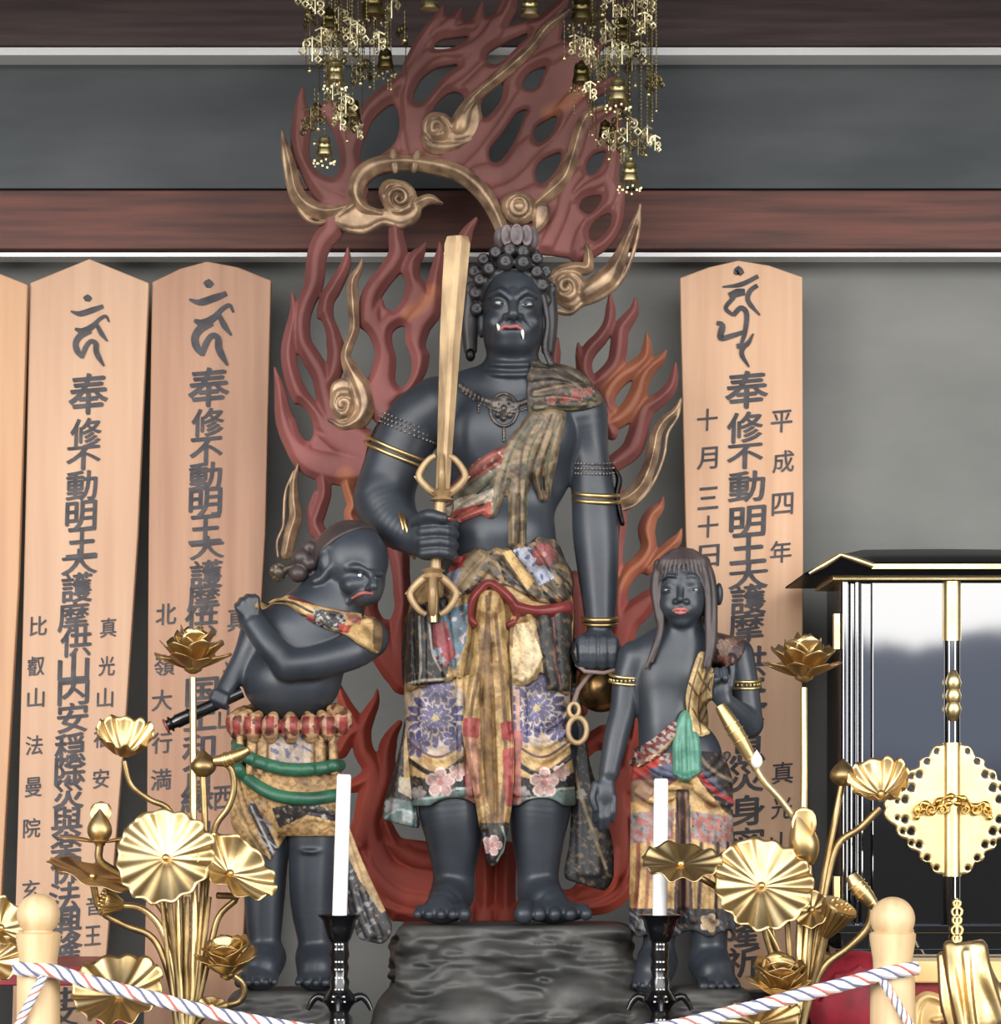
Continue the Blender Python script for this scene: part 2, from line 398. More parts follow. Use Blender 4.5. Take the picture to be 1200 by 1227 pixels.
M_LIP = mat('red_lip_paint', lin(150, 80, 76), 0.5)
M_EYE = mat('dulled_eye_white', lin(168, 168, 164), 0.3)
M_ROCK = mat('charcoal_rock', lin(82, 81, 77), 0.5, col2=lin(46, 46, 45), scale=9, stretch=(0.8, 1, 1.6), bump=0.3, bscale=30)
M_BELT = mat('green_painted_sash', lin(46, 98, 72), 0.4, col2=lin(34, 74, 56), scale=20)
M_ROPEW = mat('white_rope', lin(236, 230, 222), 0.8)
M_ROPER = mat('red_rope_strand', lin(190, 110, 100), 0.8)
M_ROPEB = mat('blue_rope_strand', lin(104, 106, 140), 0.8)
def wood(name, a, b): return mat(name, a, 0.5, col2=b, scale=3.4, stretch=(7, 7, 0.35), bump=0.08, bscale=10, lo=0.28, hi=0.72, detail=6)

# ---------------------------------------------------------------- the setting
FW = Frame(0.62)
def struct(mb, name, m, **k): return tag(mb.build(name, m, **k), kind='structure')
b = MB(); b.box((-3.2, 0.62, 0), (3.2, 0.80, 3.55)); struct(b, 'wall_back', M_WALL)
def zpy(py, fr): return ZC + (HOR - py) * fr.k
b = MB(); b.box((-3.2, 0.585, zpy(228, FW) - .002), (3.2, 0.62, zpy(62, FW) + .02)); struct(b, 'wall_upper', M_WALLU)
FB = Frame(0.53)
b = MB(); b.box((-3.2, 0.53, zpy(298, FB)), (3.2, 0.62, zpy(228, FB))); struct(b, 'trim_1', M_BEAM, bevel=0.004)
FB2 = Frame(0.50)
b = MB(); b.box((-3.2, 0.50, zpy(55, FB2)), (3.2, 0.62, 3.55)); struct(b, 'trim_2', M_BEAMD, bevel=0.004)
b = MB(); b.box((-3.2, 0.485, zpy(66, Frame(0.485))), (3.2, 0.60, zpy(56.5, Frame(0.485)))); struct(b, 'lit_strip_upper', M_LITSTRIP, bevel=0.002)  # solid white strip in place of the lit gap below the top beam
b = MB(); b.box((-3.2, 0.52, zpy(307.5, Frame(0.52))), (3.2, 0.60, zpy(302.6, Frame(0.52)))); struct(b, 'lit_strip_lower', M_LITSTRIP)  # thinner strip, same lit line put in as white below the middle beam
b = MB(); b.box((-3.2, -7.5, -0.05), (3.2, 0.8, 0)); struct(b, 'floor', M_DARK)
b = MB(); b.box((-3.2, -1.4, 3.55), (3.2, 0.8, 3.65)); struct(b, 'ceiling', M_BEAMD)
DZ = 0.70
b = MB(); b.box((-2.6, -0.92, 0), (2.6, 0.62, DZ)); o = b.build('altar_dais', M_LACQ2, bevel=0.01); tag(o, kind='structure')
FE = Frame(0.40)
b = MB(); b.box((FE(770, 0).x, 0.40, DZ), (FE(985, 0).x, 0.60, FE(0, 1187).z)); struct(b, 'trim_5', M_LACQ2, bevel=0.004)
# ---------------------------------------------------------------- inscribed votive boards
GLY = {}
def glyph(ch, bold):
    if (ch, bold) not in GLY:
        cu = bpy.data.curves.new('glyph', 'FONT'); cu.body = ch; cu.resolution_u = 3; cu.extrude = 0.004
        o = bpy.data.objects.new('glyph', cu); COL.objects.link(o)
        dg = bpy.context.evaluated_depsgraph_get(); dg.update()
        me = bpy.data.meshes.new_from_object(o.evaluated_get(dg))
        V = np.array([v.co[:] for v in me.vertices]).reshape(-1, 3); Fc = [tuple(p.vertices) for p in me.polygons]
        c = (V.min(0) + V.max(0)) / 2 if len(V) else 0
        GLY[(ch, bold)] = (V - c, Fc, V.max(0) - V.min(0))
        bpy.data.objects.remove(o); bpy.data.curves.remove(cu); bpy.data.meshes.remove(me)
    return GLY[(ch, bold)]
def brush(mb, fr, pts, wd, q):
    P = cat(pts, 2.5); u = np.linspace(0, 1, len(P)); W_ = np.interp(u, np.linspace(0, 1, len(wd)), wd)
    T = np.gradient(P, axis=0); T /= np.linalg.norm(T, axis=1)[:, None] + 1e-9; Nn = np.stack([-T[:, 1], T[:, 0]], 1)
    A, B = P + Nn * W_[:, None], P - Nn * W_[:, None]; n = len(P)
    V = [fr(*p, q) for p in A] + [fr(*p, q) for p in B] + [fr(*p, q - .4) for p in A] + [fr(*p, q - .4) for p in B]
    Fc = [(i, i + 1, n + i + 1, n + i) for i in range(n - 1)] + [(i + 2 * n, i + 1 + 2 * n, i + 1, i) for i in range(n - 1)] + [(n + i, n + i + 1, 3 * n + i + 1, 3 * n + i) for i in range(n - 1)]
    mb.add(V, Fc)
def board(label, outline, y0, th, wood_m, seed, chars, parts_extra=None):
    fr = Frame(y0)
    t = thing('votive_board', label, 'votive board', fr(sum(p[0] for p in outline) / len(outline), max(p[1] for p in outline), -th / 2), 'tall inscribed votive boards')
    mb = MB(); mb.prism([fr(x, y, 0) for x, y in outline], (0, th * fr.k, 0)); mb.build('plank', wood_m, t, bevel=0.003)
    if chars:
        ink = MB(); q = 0.9
        if seed == 1 or seed == 2:
            f = (lambda x, y: (x, y)) if seed == 1 else (lambda x, y: (250 + (x - 105) * 1.15, 342 + (y - 359) * 1.2))
            g = 1.0 if seed == 1 else 1.25
            for pts, wd in (([(101, 359), (105, 357), (109, 360)], (2.6, 4.4, 2.6)), ([(85, 373), (96, 376), (110, 372), (124, 367)], (1, 3.6, 3.6, 2.4)),
                            ([(90, 394), (100, 397), (111, 391), (119, 383), (127, 379), (131, 386)], (1.5, 4.4, 3.6, 2.4, 2.2, 1)), ([(116, 389), (122, 400), (129, 409)], (2.2, 3, 1)),
                            ([(109, 396), (97, 402), (91, 411), (93, 421), (99, 428)], (3.4, 4, 3.6, 3.6, 2.4)), ([(98, 429), (103, 416), (109, 409), (115, 412), (116, 423), (125, 439)], (2.4, 3, 2.6, 3.4, 3.2, 1))):
                q += .12; brush(ink, fr, [f(*p) for p in pts], [v * g for v in wd], q)
        elif seed == 3:
            for pts, wd in (([(881, 329), (885, 324), (890, 329)], (2, 5.6, 3)), ([(866, 344), (888, 341), (909, 331)], (1, 3, 2.6)), ([(908, 342), (899, 349), (897, 361), (911, 378)], (2.6, 3, 2.8, 1)),
                            ([(874, 355), (884, 351), (893, 350)], (4, 5, 4)), ([(880, 356), (870, 369), (879, 378)], (2.6, 2.6, 2)), ([(879, 378), (888, 369), (895, 376), (893, 398), (888, 414)], (3, 3, 3, 2.8, 2)),
                            ([(859, 387), (866, 390), (864, 405), (879, 402), (891, 398)], (2.4, 4, 3.4, 3, 2.4)), ([(883, 415), (895, 413), (903, 400)], (3, 3, 1)), ([(893, 413), (889, 424), (898, 440)], (3, 2.8, 1))):
                q += .12; brush(ink, fr, pts, wd, q)
        ink.build('seal_letter', M_INK, t, fix=False)
        for n_, (ch, x, y, wdt, hgt, _) in enumerate(chars):
            ink = MB(); V, Fc, dim = glyph(ch, 0)
            sx_, sy_ = wdt / max(dim[0], .55), hgt / max(dim[1], .55); k = fr.k
            e = 0.026 if wdt > 28 else 0.014
            for j, (dx, dy) in enumerate(((0, 0), (e, 0), (-e * .6, e * .7), (e * .4, -e * .8))):
                o = fr(x, y, 0.9 + .10 * j + .03 * (n_ % 3))
                ink.add([(o.x + ((v[0] + dx) * sx_ + .03 * v[1] * sy_) * k, o.y - v[2] * 20 * k, o.z + ((v[1] + dy) * sy_ + 0.09 * v[0] * sx_) * k) for v in V], Fc)
            ink.build('brush_character' if wdt > 28 else 'small_character', M_INK, t, fix=False)
    return t
CN = [0]
def column(s, xs, ys, w_, h_):
    CN[0] += 1
    return [(ch, x, y, w_, h_, CN[0]) for ch, x, y in zip(s, xs, ys) if ch != ' ']
W1 = wood('cedar_wood_pale', lin(196, 152, 112), lin(174, 130, 94)); W2 = wood('cedar_wood_pinkish', lin(194, 157, 126), lin(178, 138, 108))
W3 = wood('cedar_wood_brown', lin(178, 136, 106), lin(150, 108, 82)); W4 = wood('cedar_wood_rosy', lin(208, 168, 134), lin(190, 146, 112))
board('pale wooden board at the far left edge, cut off by the frame', [(-110, 345), (-40, 312), (33, 341), (22, 700), (2, 1060), (-4, 1238), (-90, 1238)], 0.40, 14, W1, 0, [])
Ys = [472, 519, 549, 582, 618, 650, 671, 704, 739, 769, 800, 827, 860, 896, 923, 951, 984, 1014, 1041, 1075, 1106, 1136]
Xs = [106, 103, 100, 98, 97, 98, 95, 92, 88, 91, 88, 88, 87, 84, 84, 82, 80, 79, 79, 77, 79, 80]
b2 = column('奉修不動明王大護摩供山内安穏除災與楽佛法興隆', Xs, Ys, 36, 35)
b2[0] = ('奉', 106, 472, 46, 48, b2[1][5]); b2[6] = ('大', 95, 673, 42, 30, b2[1][5]); b2[2] = ('不', 100, 549, 40, 28, b2[1][5])
b2 += column('比叡山法曼院玄', [46, 43, 43, 41, 40, 38, 37], [750, 798, 836, 893, 943, 992, 1066], 20, 23)
b2 += column('真光山福安蔵音王', [130, 128, 126, 122, 121, 118, 113, 111], [752, 798, 836, 884, 933, 1044, 1085, 1121], 19, 23)
b2 += column('中文', [78, 76], [1196, 1216], 34, 26)
board('second board from the left, pinkish wood with narrow seal letter', [(36, 339), (107, 310), (178.5, 339), (171, 500), (165, 640), (150, 870), (127, 1150), (124, 1238), (14, 1238), (21, 1000), (28, 720)], 0.42, 14, W2, 1, b2)
Ys = [463, 506, 541, 571, 602, 634, 655, 688, 716, 743, 776, 829, 858, 897, 924, 957, 1000, 1040, 1095, 1132]
Xs = [250, 249, 247, 246, 246, 246, 248, 247, 244, 241, 241, 242, 240, 238, 238, 236, 234, 232, 227, 226]
b3 = column('奉修不動明王大護摩供天国土和合縁起生息災', Xs, Ys, 38, 33)
b3[0] = ('奉', 250, 464, 48, 46, b3[1][5]); b3[6] = ('大', 248, 656, 40, 27, b3[1][5])
b3 += column('北嶺大行満', [199, 197, 194, 194, 193], [736, 797, 839, 890, 934], 24, 25)
b3 += column('真光山西', [284, 278, 273, 267], [742, 805, 860, 956], 22, 28)
board('third board from the left, brown wood with bold seal letter', [(182, 338), (215, 322), (248, 313), (285, 320), (325, 336), (318, 640), (306, 850), (292, 1120), (288, 1238), (172, 1238), (176, 1000), (178, 640)], 0.44, 14, W3, 2, b3)
Ys = [467, 512, 547, 583, 625, 657, 688, 718, 752, 793, 832, 862, 897, 931, 971, 1010, 1046, 1080, 1117, 1153]
Xs = [895, 893, 894, 895, 896, 897, 897, 897, 894, 897, 897, 897, 896, 894, 895, 895, 892, 890, 889, 890]
b4 = column('奉修不動明王大護摩供天下息災身密如意隆祈', Xs, Ys, 42, 36)
b4[0] = ('奉', 895, 467, 50, 44, b4[1][5]); b4[6] = ('大', 897, 690, 46, 30, b4[1][5]); b4[2] = ('不', 893, 547, 42, 29, b4[1][5])
b4 += column('十月三十日', [848, 848, 849, 849, 850], [503, 549, 597, 631, 666], 24, 26)
b4 += column('平成四年真光山', [937, 939, 938, 936, 938, 937, 936], [505, 553, 604, 661, 926, 968, 1010], 25, 26)
board('lone board right of the red flames, rosy wood with date columns', [(815, 333), (850, 320), (885, 312), (922, 318), (962, 332), (963, 700), (961, 900), (958, 1186), (862, 1186), (832, 900), (822, 640)], 0.44, 14, W4, 3, b4)
# ---------------------------------------------------------------- carved flame mandorla behind the main statue
FF = Frame(0.26)
flame = thing('flame_mandorla', 'tall red carved flame screen behind the sword-bearing statue', 'flame carving', FF(600, 1216, 0))
R = Relief(318, 832, -34, 1226, 1.5)
up = [(478, 192), (476, 150), (478, 115), (482, 85), (497, 58), (510, 40), (520, 22), (531, 8), (534, 19), (543, 17), (553, 10), (554, 24), (568, 24), (578, 4), (582, 22), (597, 14), (606, -6), (618, -26), (622, -5), (619, 14), (606, 32), (625, 27), (645, 20), (662, 6), (684, -8), (677, 20), (672, 46), (688, 56), (705, 45), (722, 55), (716, 78), (700, 93), (718, 98), (737, 92), (728, 110), (706, 122), (716, 130), (748, 122), (745, 150), (741, 186), (738, 212), (748, 225), (746, 250), (735, 282), (715, 300), (690, 310), (650, 304), (620, 304), (600, 282), (592, 245), (575, 222), (555, 207), (525, 198), (490, 194)]
R.fill(up, 7, False)
# raised flow lines of the upper sheet
for p, wd in (([(500, 190), (497, 150), (508, 122), (534, 100), (560, 80), (588, 48), (606, 18), (620, -24)], (10, 12, 11, 9, 9, 9, 8, 3)),
              ([(540, 196), (566, 168), (590, 140), (615, 105), (636, 84), (668, 66), (700, 52), (722, 56)], (14, 15, 12, 10, 10, 10, 8, 3)),
              ([(575, 215), (606, 205), (634, 180), (660, 155), (690, 118), (735, 93)], (16, 15, 12, 11, 9, 3)),
              ([(610, 250), (640, 235), (668, 215), (688, 185), (702, 150), (748, 123)], (15, 12, 9, 9, 8, 3)),
              ([(485, 150), (488, 108), (505, 76), (530, 62), (560, 62), (585, 40), (604, 0), (606, -6)], (7, 9, 9, 8, 8, 6, 4, 3)),
              ([(488, 80), (505, 50), (520, 28), (531, 8)], (6, 8, 7, 2)), ([(520, 44), (540, 30), (553, 10)], (6, 7, 2)), ([(545, 40), (566, 32), (578, 4)], (6, 7, 2)),
              ([(560, 110), (590, 82), (612, 62), (640, 34), (665, 12), (684, -8)], (8, 9, 8, 7, 6, 2)),
              ([(692, 306), (698, 282), (712, 262), (730, 240), (735, 205), (741, 150)], (9, 8, 7, 8, 7, 3)), ([(700, 306), (722, 292), (738, 270), (747, 226)], (8, 8, 7, 3)),
              ([(655, 296), (672, 260), (682, 225), (700, 205)], (9, 8, 8, 6)), ([(690, 240), (705, 226), (728, 212), (742, 180)], (6, 6, 6, 3))):
    R.stroke(p, wd, 8, 6)
for h in ([(520, 58), (528, 48), (545, 45), (561, 44), (552, 52), (538, 58)], [(496, 122), (497, 110), (506, 94), (522, 82), (540, 78), (550, 78), (535, 88), (525, 100), (512, 118), (503, 123)],
          [(584, 74), (585, 64), (600, 54), (616, 46), (634, 40), (624, 52), (614, 62), (604, 72), (594, 77)], [(518, 138), (522, 126), (534, 114), (546, 110), (556, 116), (554, 128), (546, 142), (532, 148)],
          [(577, 122), (588, 110), (600, 98), (603, 104), (600, 120), (590, 134), (580, 141)], [(626, 104), (630, 92), (640, 84), (655, 80), (650, 90), (646, 102), (636, 108)],
          [(588, 192), (587, 178), (600, 162), (610, 148), (620, 135), (633, 131), (628, 140), (620, 162), (610, 180), (598, 194)], [(640, 162), (643, 152), (655, 144), (667, 139), (666, 150), (658, 163), (645, 171)],
          [(643, 216), (642, 203), (652, 190), (672, 183), (670, 198), (660, 212), (650, 220)], [(703, 206), (704, 195), (712, 185), (726, 182), (722, 195), (715, 205), (707, 210)],
          [(695, 250), (697, 240), (708, 235), (722, 235), (716, 248), (706, 257)], [(706, 284), (707, 273), (716, 262), (732, 256), (731, 270), (722, 283), (712, 289)]):
    R.hole(h)
ST = [  # left side
 ([(363, 104), (360, 118), (358, 140), (357, 165), (362, 190), (378, 209), (402, 221), (432, 228)], (1, 5, 7, 8, 8, 9, 10, 8)),
 ([(484, 100), (466, 112), (446, 128), (432, 150), (420, 178), (420, 205), (430, 232)], (6, 9, 9, 9, 8, 9, 8)), ([(405, 130), (408, 155), (418, 180), (422, 205)], (2, 5, 6, 5)),
 ([(345, 180), (352, 215), (366, 240), (392, 250), (430, 242)], (3, 7, 9, 10, 9)), ([(478, 190), (462, 196), (446, 200), (432, 214)], (9, 10, 10, 9)),
 ([(398, 262), (398, 275), (386, 290), (379, 310), (376, 340), (366, 365), (361, 385), (363, 410), (374, 430), (385, 450), (392, 480), (405, 510), (442, 530)], (12, 11, 10, 10, 9, 9, 9, 10, 10, 10, 12, 13, 12)),
 ([(417, 296), (416, 310), (411, 325), (400, 345), (392, 360), (390, 380), (397, 400), (403, 420), (400, 445), (392, 462)], (1, 5, 7, 8, 8, 9, 9, 9, 9, 7)),
 ([(350, 350), (353, 375), (349, 400), (346, 425), (350, 450), (360, 475), (380, 500), (400, 520), (440, 545)], (1, 6, 8, 8, 9, 10, 12, 14, 13)),
 ([(329, 440), (335, 465), (340, 500), (350, 528), (368, 552), (400, 562), (442, 562)], (1, 6, 9, 10, 14, 16, 15)), ([(372, 505), (368, 525), (362, 540)], (5, 6, 7)),
 ([(474, 262), (475, 285), (477, 305), (466, 325), (450, 345), (443, 362), (443, 385), (452, 405), (458, 430), (456, 455), (466, 480)], (6, 7, 9, 9, 9, 9, 10, 11, 12, 11, 9)),
 ([(510, 291), (505, 300), (494, 315), (493, 335), (502, 350), (496, 362), (484, 374), (468, 392), (460, 405)], (1, 6, 8, 8, 10, 10, 10, 9, 8)),
 ([(527, 290), (527, 305), (523, 330), (520, 350), (515, 372), (502, 392), (502, 415), (497, 440), (480, 462), (470, 478)], (1, 5, 7, 8, 11, 10, 10, 11, 12, 8)),
 ([(571, 262), (560, 278), (553, 300), (550, 330)], (2, 7, 8, 8)), ([(452, 400), (448, 440), (452, 470), (460, 494)], (5, 10, 14, 13)),
 ([(386, 566), (389, 590), (383, 610), (378, 628), (388, 650), (398, 700)], (7, 7, 8, 8, 9, 9)), ([(378, 590), (372, 612), (375, 640)], (2, 4, 3)),
 ([(414, 572), (420, 592), (424, 606), (420, 618), (430, 640), (440, 700)], (6, 7, 7, 8, 10, 10)),
 # behind the left attendant, lower left
 ([(475, 640), (480, 680), (482, 720), (478, 770), (490, 815)], (13, 9, 9, 12, 16)), ([(455, 650), (449, 690), (449, 725), (458, 760), (466, 790), (482, 818)], (12, 7, 7, 12, 14, 12)), ([(430, 700), (440, 740), (450, 770), (470, 806)], (12, 12, 12, 10)),
 ([(452, 826), (450, 840), (441, 858), (434, 876), (436, 900), (447, 920), (447, 945), (440, 975), (430, 1010)], (1, 6, 9, 10, 11, 13, 14, 12, 14)), ([(404, 816), (412, 840), (422, 860), (434, 880)], (2, 6, 9, 9)),
 ([(408, 900), (420, 880), (434, 872)], (8, 8, 8)), ([(446, 930), (428, 940), (414, 944)], (10, 8, 6)), ([(479, 866), (468, 884), (463, 905), (462, 930), (454, 958), (446, 985), (452, 1020), (470, 1050), (520, 1062)], (3, 9, 10, 10, 10, 11, 13, 16, 17)),
 ([(412, 1000), (432, 1012), (448, 1046), (480, 1074), (530, 1082)], (8, 12, 15, 16, 15)), ([(462, 985), (474, 1010), (496, 1028), (530, 1034)], (8, 12, 14, 14)), ([(440, 1050), (460, 1084), (500, 1098), (540, 1100)], (10, 12, 12, 10)),
 ([(580, 1020), (582, 1060), (580, 1104)], (15, 15, 15)), ([(608, 1020), (606, 1060), (606, 1104)], (15, 15, 15)),
 # right side
 ([(731, 352), (732, 372), (729, 390), (720, 405), (708, 418), (701, 432), (702, 448), (712, 462)], (1, 5, 6, 7, 8, 8, 8, 6)), ([(762, 356), (760, 372), (752, 384), (744, 396), (742, 415), (738, 435), (726, 450), (708, 464)], (1, 6, 8, 9, 9, 9, 9, 6)),
 ([(693, 410), (695, 424), (699, 446)], (1, 5, 6)), ([(668, 406), (666, 418), (664, 440)], (2, 6, 6)),
 ([(775, 398), (776, 414), (773, 430), (760, 442), (745, 451), (733, 464), (727, 478), (732, 492)], (1, 5, 8, 9, 9, 9, 9, 7)), ([(799, 420), (792, 430), (780, 440), (770, 454), (765, 472), (755, 490), (742, 502), (722, 512)], (1, 6, 8, 9, 10, 10, 9, 7)),
 ([(810, 434), (808, 452), (803, 466), (790, 479), (774, 490), (768, 506), (763, 526), (755, 541), (735, 556)], (1, 5, 7, 8, 10, 10, 11, 10, 9)), ([(728, 484), (726, 500), (734, 520)], (6, 8, 6)),
 ([(795, 595), (791, 607), (780, 619), (775, 636), (778, 655), (770, 672), (755, 685), (745, 700), (741, 720), (742, 760)], (1, 7, 9, 8, 9, 9, 9, 9, 9, 10)), ([(817, 634), (812, 646), (800, 658), (788, 668), (776, 682)], (1, 6, 7, 7, 6)),
 ([(800, 704), (782, 716), (765, 731), (750, 746), (742, 772)], (6, 10, 13, 14, 14)), ([(742, 590), (744, 620), (742, 650), (738, 690)], (6, 7, 5, 6)),
 ([(690, 700), (688, 750), (690, 800), (696, 850)], (14, 14, 12, 8)), ([(762, 860), (758, 885), (752, 905), (752, 940)], (4, 8, 10, 14)),
 ([(724, 880), (706, 892), (691, 908), (686, 930), (690, 950), (704, 968), (722, 985), (738, 1010)], (10, 10, 9, 8, 8, 8, 10, 13)), ([(752, 890), (735, 888), (720, 890)], (9, 9, 8)), ([(744, 930), (736, 960), (736, 1000), (742, 1030)], (14, 18, 20, 18)),
 ([(758, 980), (762, 1020), (752, 1060), (728, 1082), (690, 1088), (655, 1090)], (7, 12, 14, 14, 13, 12)), ([(735, 1020), (728, 1056), (700, 1072), (660, 1076)], (12, 12, 11, 11)),
]
for i_, (p, wd) in enumerate(ST): R.stroke(p, [v * (1.36 if i_ in (10, 11, 12) else .82 if min(c_[1] for c_ in p) > 975 else 1.18) for v in wd], 7, 10 if min(c_[1] for c_ in p) > 975 else 7)
R.fill([(363, 108), (357, 140), (356, 180), (364, 215), (384, 248), (420, 258), (440, 216), (480, 196), (480, 98), (455, 112), (434, 128), (418, 150), (408, 140), (398, 118), (384, 126), (372, 140)], 7, False)
R.stroke([(482, 96), (456, 118), (440, 140), (424, 170), (418, 205), (424, 240)], (8, 10, 10, 9, 9, 9), 8, 6); R.stroke([(362, 108), (361, 150), (364, 190), (380, 224), (410, 244)], (3, 6, 8, 9, 9), 8, 6)
R.fill([(440, 372), (470, 350), (500, 340), (524, 352), (514, 400), (500, 440), (480, 478), (456, 496), (440, 492), (446, 440)], 6, False)
for h in ([(374, 150), (371, 182), (379, 203), (398, 213), (407, 200), (405, 175), (396, 152), (386, 140)], [(472, 125), (450, 140), (440, 160), (432, 183), (436, 194), (455, 186), (472, 172), (479, 150)], [(462, 368), (460, 355), (470, 338), (482, 329), (486, 345), (480, 362), (470, 372)],
          [(472, 396), (485, 391), (486, 410), (493, 430), (492, 450), (482, 464), (474, 455), (475, 430), (470, 410)], [(429, 395), (440, 399), (449, 420), (446, 440), (438, 455), (432, 430)], [(512, 405), (520, 390), (534, 380), (534, 425), (520, 425), (511, 418)], [(361, 226), (370, 230), (382, 244), (378, 250), (366, 240)]): R.hole(h)
R.fill([(335, 470), (352, 500), (380, 515), (442, 520), (442, 574), (415, 578), (392, 577), (368, 566), (350, 540)], 6, False)
R.fill([(720, 975), (760, 960), (770, 1000), (756, 1070), (715, 1092), (650, 1098), (690, 1060)], 6, False); R.fill([(440, 1000), (530, 1010), (540, 1104), (470, 1104), (430, 1050)], 6, False)
R.fill([(560, 1080), (630, 1080), (630, 1216), (560, 1216)], 5, False)
for h in ([(353, 486), (363, 487), (374, 505), (375, 522), (368, 529), (358, 515)], [(401, 362), (408, 357), (414, 372), (410, 388), (402, 385)], [(378, 388), (384, 382), (391, 402), (388, 418), (378, 412)], [(459, 710), (465, 705), (473, 720), (470, 737), (461, 742), (453, 728), (455, 716)],
          [(695, 938), (704, 916), (713, 924), (713, 945), (708, 958), (699, 956)]):
    R.hole(h)
def flame_paint(x, y, q):
    n = noise3(x, y, 0 * x, 0.02, 3) * 0.5 + 0.5
    top, midc, low = np.array(lin(134, 86, 80)), np.array(lin(138, 82, 78)), np.array(lin(172, 76, 60))
    t1 = np.clip((y - 230) / 120, 0, 1)[:, None]; t2 = np.clip((y - 640) / 200, 0, 1)[:, None]
    c = top * (1 - t1) + midc * t1; c = c * (1 - t2) + low * t2
    org = np.array(lin(186, 118, 78))
    m = np.zeros(len(x))
    for P_, wd in (([(799, 420), (780, 440), (768, 460), (765, 475), (745, 500)], 13), ([(775, 412), (773, 430), (750, 448), (732, 466)], 11), ([(817, 634), (800, 658), (778, 680)], 9), ([(790, 612), (776, 640), (775, 660), (750, 690), (742, 700)], 8), ([(414, 572), (420, 600), (424, 630)], 9), ([(700, 104), (680, 126), (656, 136)], 7), ([(520, 350), (505, 370), (490, 378)], 7), ([(690, 420), (700, 450)], 1)):
        for a, b_ in zip(P_[:-1], P_[1:]): m = np.maximum(m, np.clip(1.6 - seg2(x, y, a, b_)[0] / wd, 0, 1))
    m = (m * 0.62)[:, None]; c = c * (1 - m) + org * m
    return c * (0.82 + 0.3 * n)[:, None]
R.mesh('flames', M_FLAME, FF, flame, back=9, it=2, paint=flame_paint)
# worn gold tongues and scrolls: parts of the mandorla
def gold_paint(x, y, q):
    n = noise3(x, y, q, 0.09, 8) * 0.5 + 0.5
    return (0.75 + 0.4 * n)[:, None] * np.array([[1.0, 0.97, 0.92]])
def scroll(name, box, fills, strokes, q0, holes=(), back=8):
    r = Relief(*box, 1.0)
    for f in fills: r.fill(f, 7, True)
    for p, wd, ba, ri in strokes: r.stroke(p, wd, ba, ri)
    for h in holes: r.hole(h)
    return r.mesh(name, M_SCROLL, FF, flame, back=back, q0=q0, it=2, paint=gold_paint)
def spi(cx, cy, r, a0, turns, sg=1): return spiral(cx, cy, r, 2.5, a0, turns, 34, sg)
Q = 8
scroll('gold_tongue', (378, 462, 300, 522), [], [([(435, 311), (431, 324), (423, 340), (424, 370), (425, 395), (418, 415), (415, 430), (424, 450), (434, 468), (438, 488), (430, 505), (412, 513), (396, 505)], (1, 5, 7, 7, 6, 6, 6, 10, 13, 13, 11, 8, 6), 7, 8), (spi(412, 488, 21, 2.4, 2.0, -1)[6:], (6, 5, 4), 9, 7), ([(412, 470), (412, 488), (413, 500)], (16, 19, 12), 5, 2)], Q)
scroll('gold_tongue', (330, 372, 548, 675), [], [([(358, 556), (353, 578), (353, 600), (355, 620), (349, 640), (344, 664)], (1, 4, 6, 8, 8, 7), 7, 8), ([(352, 566), (343, 590), (341, 615), (340, 632), (333, 650), (334, 668)], (1, 1.6, 1.8, 1.8, 1.8, 1.5), 6, 4)], Q)
scroll('gold_tongue', (492, 700, 6, 188), [[(540, 150), (556, 128), (572, 118), (578, 146), (570, 168), (553, 178), (538, 172)]], [([(683, 13), (670, 24), (655, 36), (640, 56), (620, 76), (596, 96), (576, 112), (560, 130), (550, 152)], (1, 5, 6, 6, 7, 7, 6, 8, 12), 8, 8), (spi(523, 158, 19, 0.6, 2.0, -1)[2:], (6, 5, 4), 9, 7), ([(510, 168), (520, 178), (545, 178), (566, 170)], (8, 9, 8, 4), 6, 4), ([(522, 150), (524, 158), (530, 164)], (14, 17, 12), 5, 2)], Q)
scroll('gold_tongue', (590, 726, 120, 268), [], [([(722, 130), (708, 136), (698, 150), (691, 172), (684, 196), (676, 216), (660, 232), (640, 248)], (3, 6, 8, 8, 9, 10, 9, 5), 8, 8)], Q)
scroll('gold_scroll', (328, 540, 150, 292), [[(425, 240), (455, 252), (500, 245), (503, 262), (482, 273), (460, 268), (440, 277), (416, 277), (398, 266)]],
       [([(338, 158), (344, 180), (350, 205), (356, 232), (372, 250), (396, 256), (422, 248)], (1, 5, 7, 9, 11, 10, 5), 7, 8), ([(339, 165), (341, 195), (347, 228), (358, 252), (376, 268), (400, 268), (416, 277), (438, 279), (460, 269), (482, 273), (499, 262), (503, 244)], (1.5, 2.4, 2.4, 2.4, 2.4, 2.4, 2.6, 2.6, 2.6, 2.8, 2.8, 2.2), 10, 4), (spi(479, 241, 21, 3.6, 2.1, 1), (4, 4, 3.5, 3), 9, 7), ([(500, 246), (515, 240), (531, 245)], (7, 6, 1), 6, 5), ([(470, 232), (480, 242), (486, 250)], (16, 20, 16), 5, 2)], Q)
scroll('gold_band', (414, 612, 186, 290), [], [([(604, 284), (596, 262), (584, 240), (568, 222), (548, 209), (520, 201), (484, 197), (452, 201), (433, 214), (427, 234), (436, 252), (458, 259)], (7, 9, 10, 10, 10, 10, 9, 10, 11, 10, 8, 4), 9, 4)], Q + 4)
for cx, a in ((473, -0.12), (499, 0.22)): 
    r = SDF((cx - 14, cx + 14), (-6, 26), (176, 216), 1.0); r.ell((cx, 197, 12), (5.5, 15, 6), 0, rot=a); r.mesh('gold_ear', M_SCROLL, FF, flame, 1, gold_paint).location.y -= 0.012
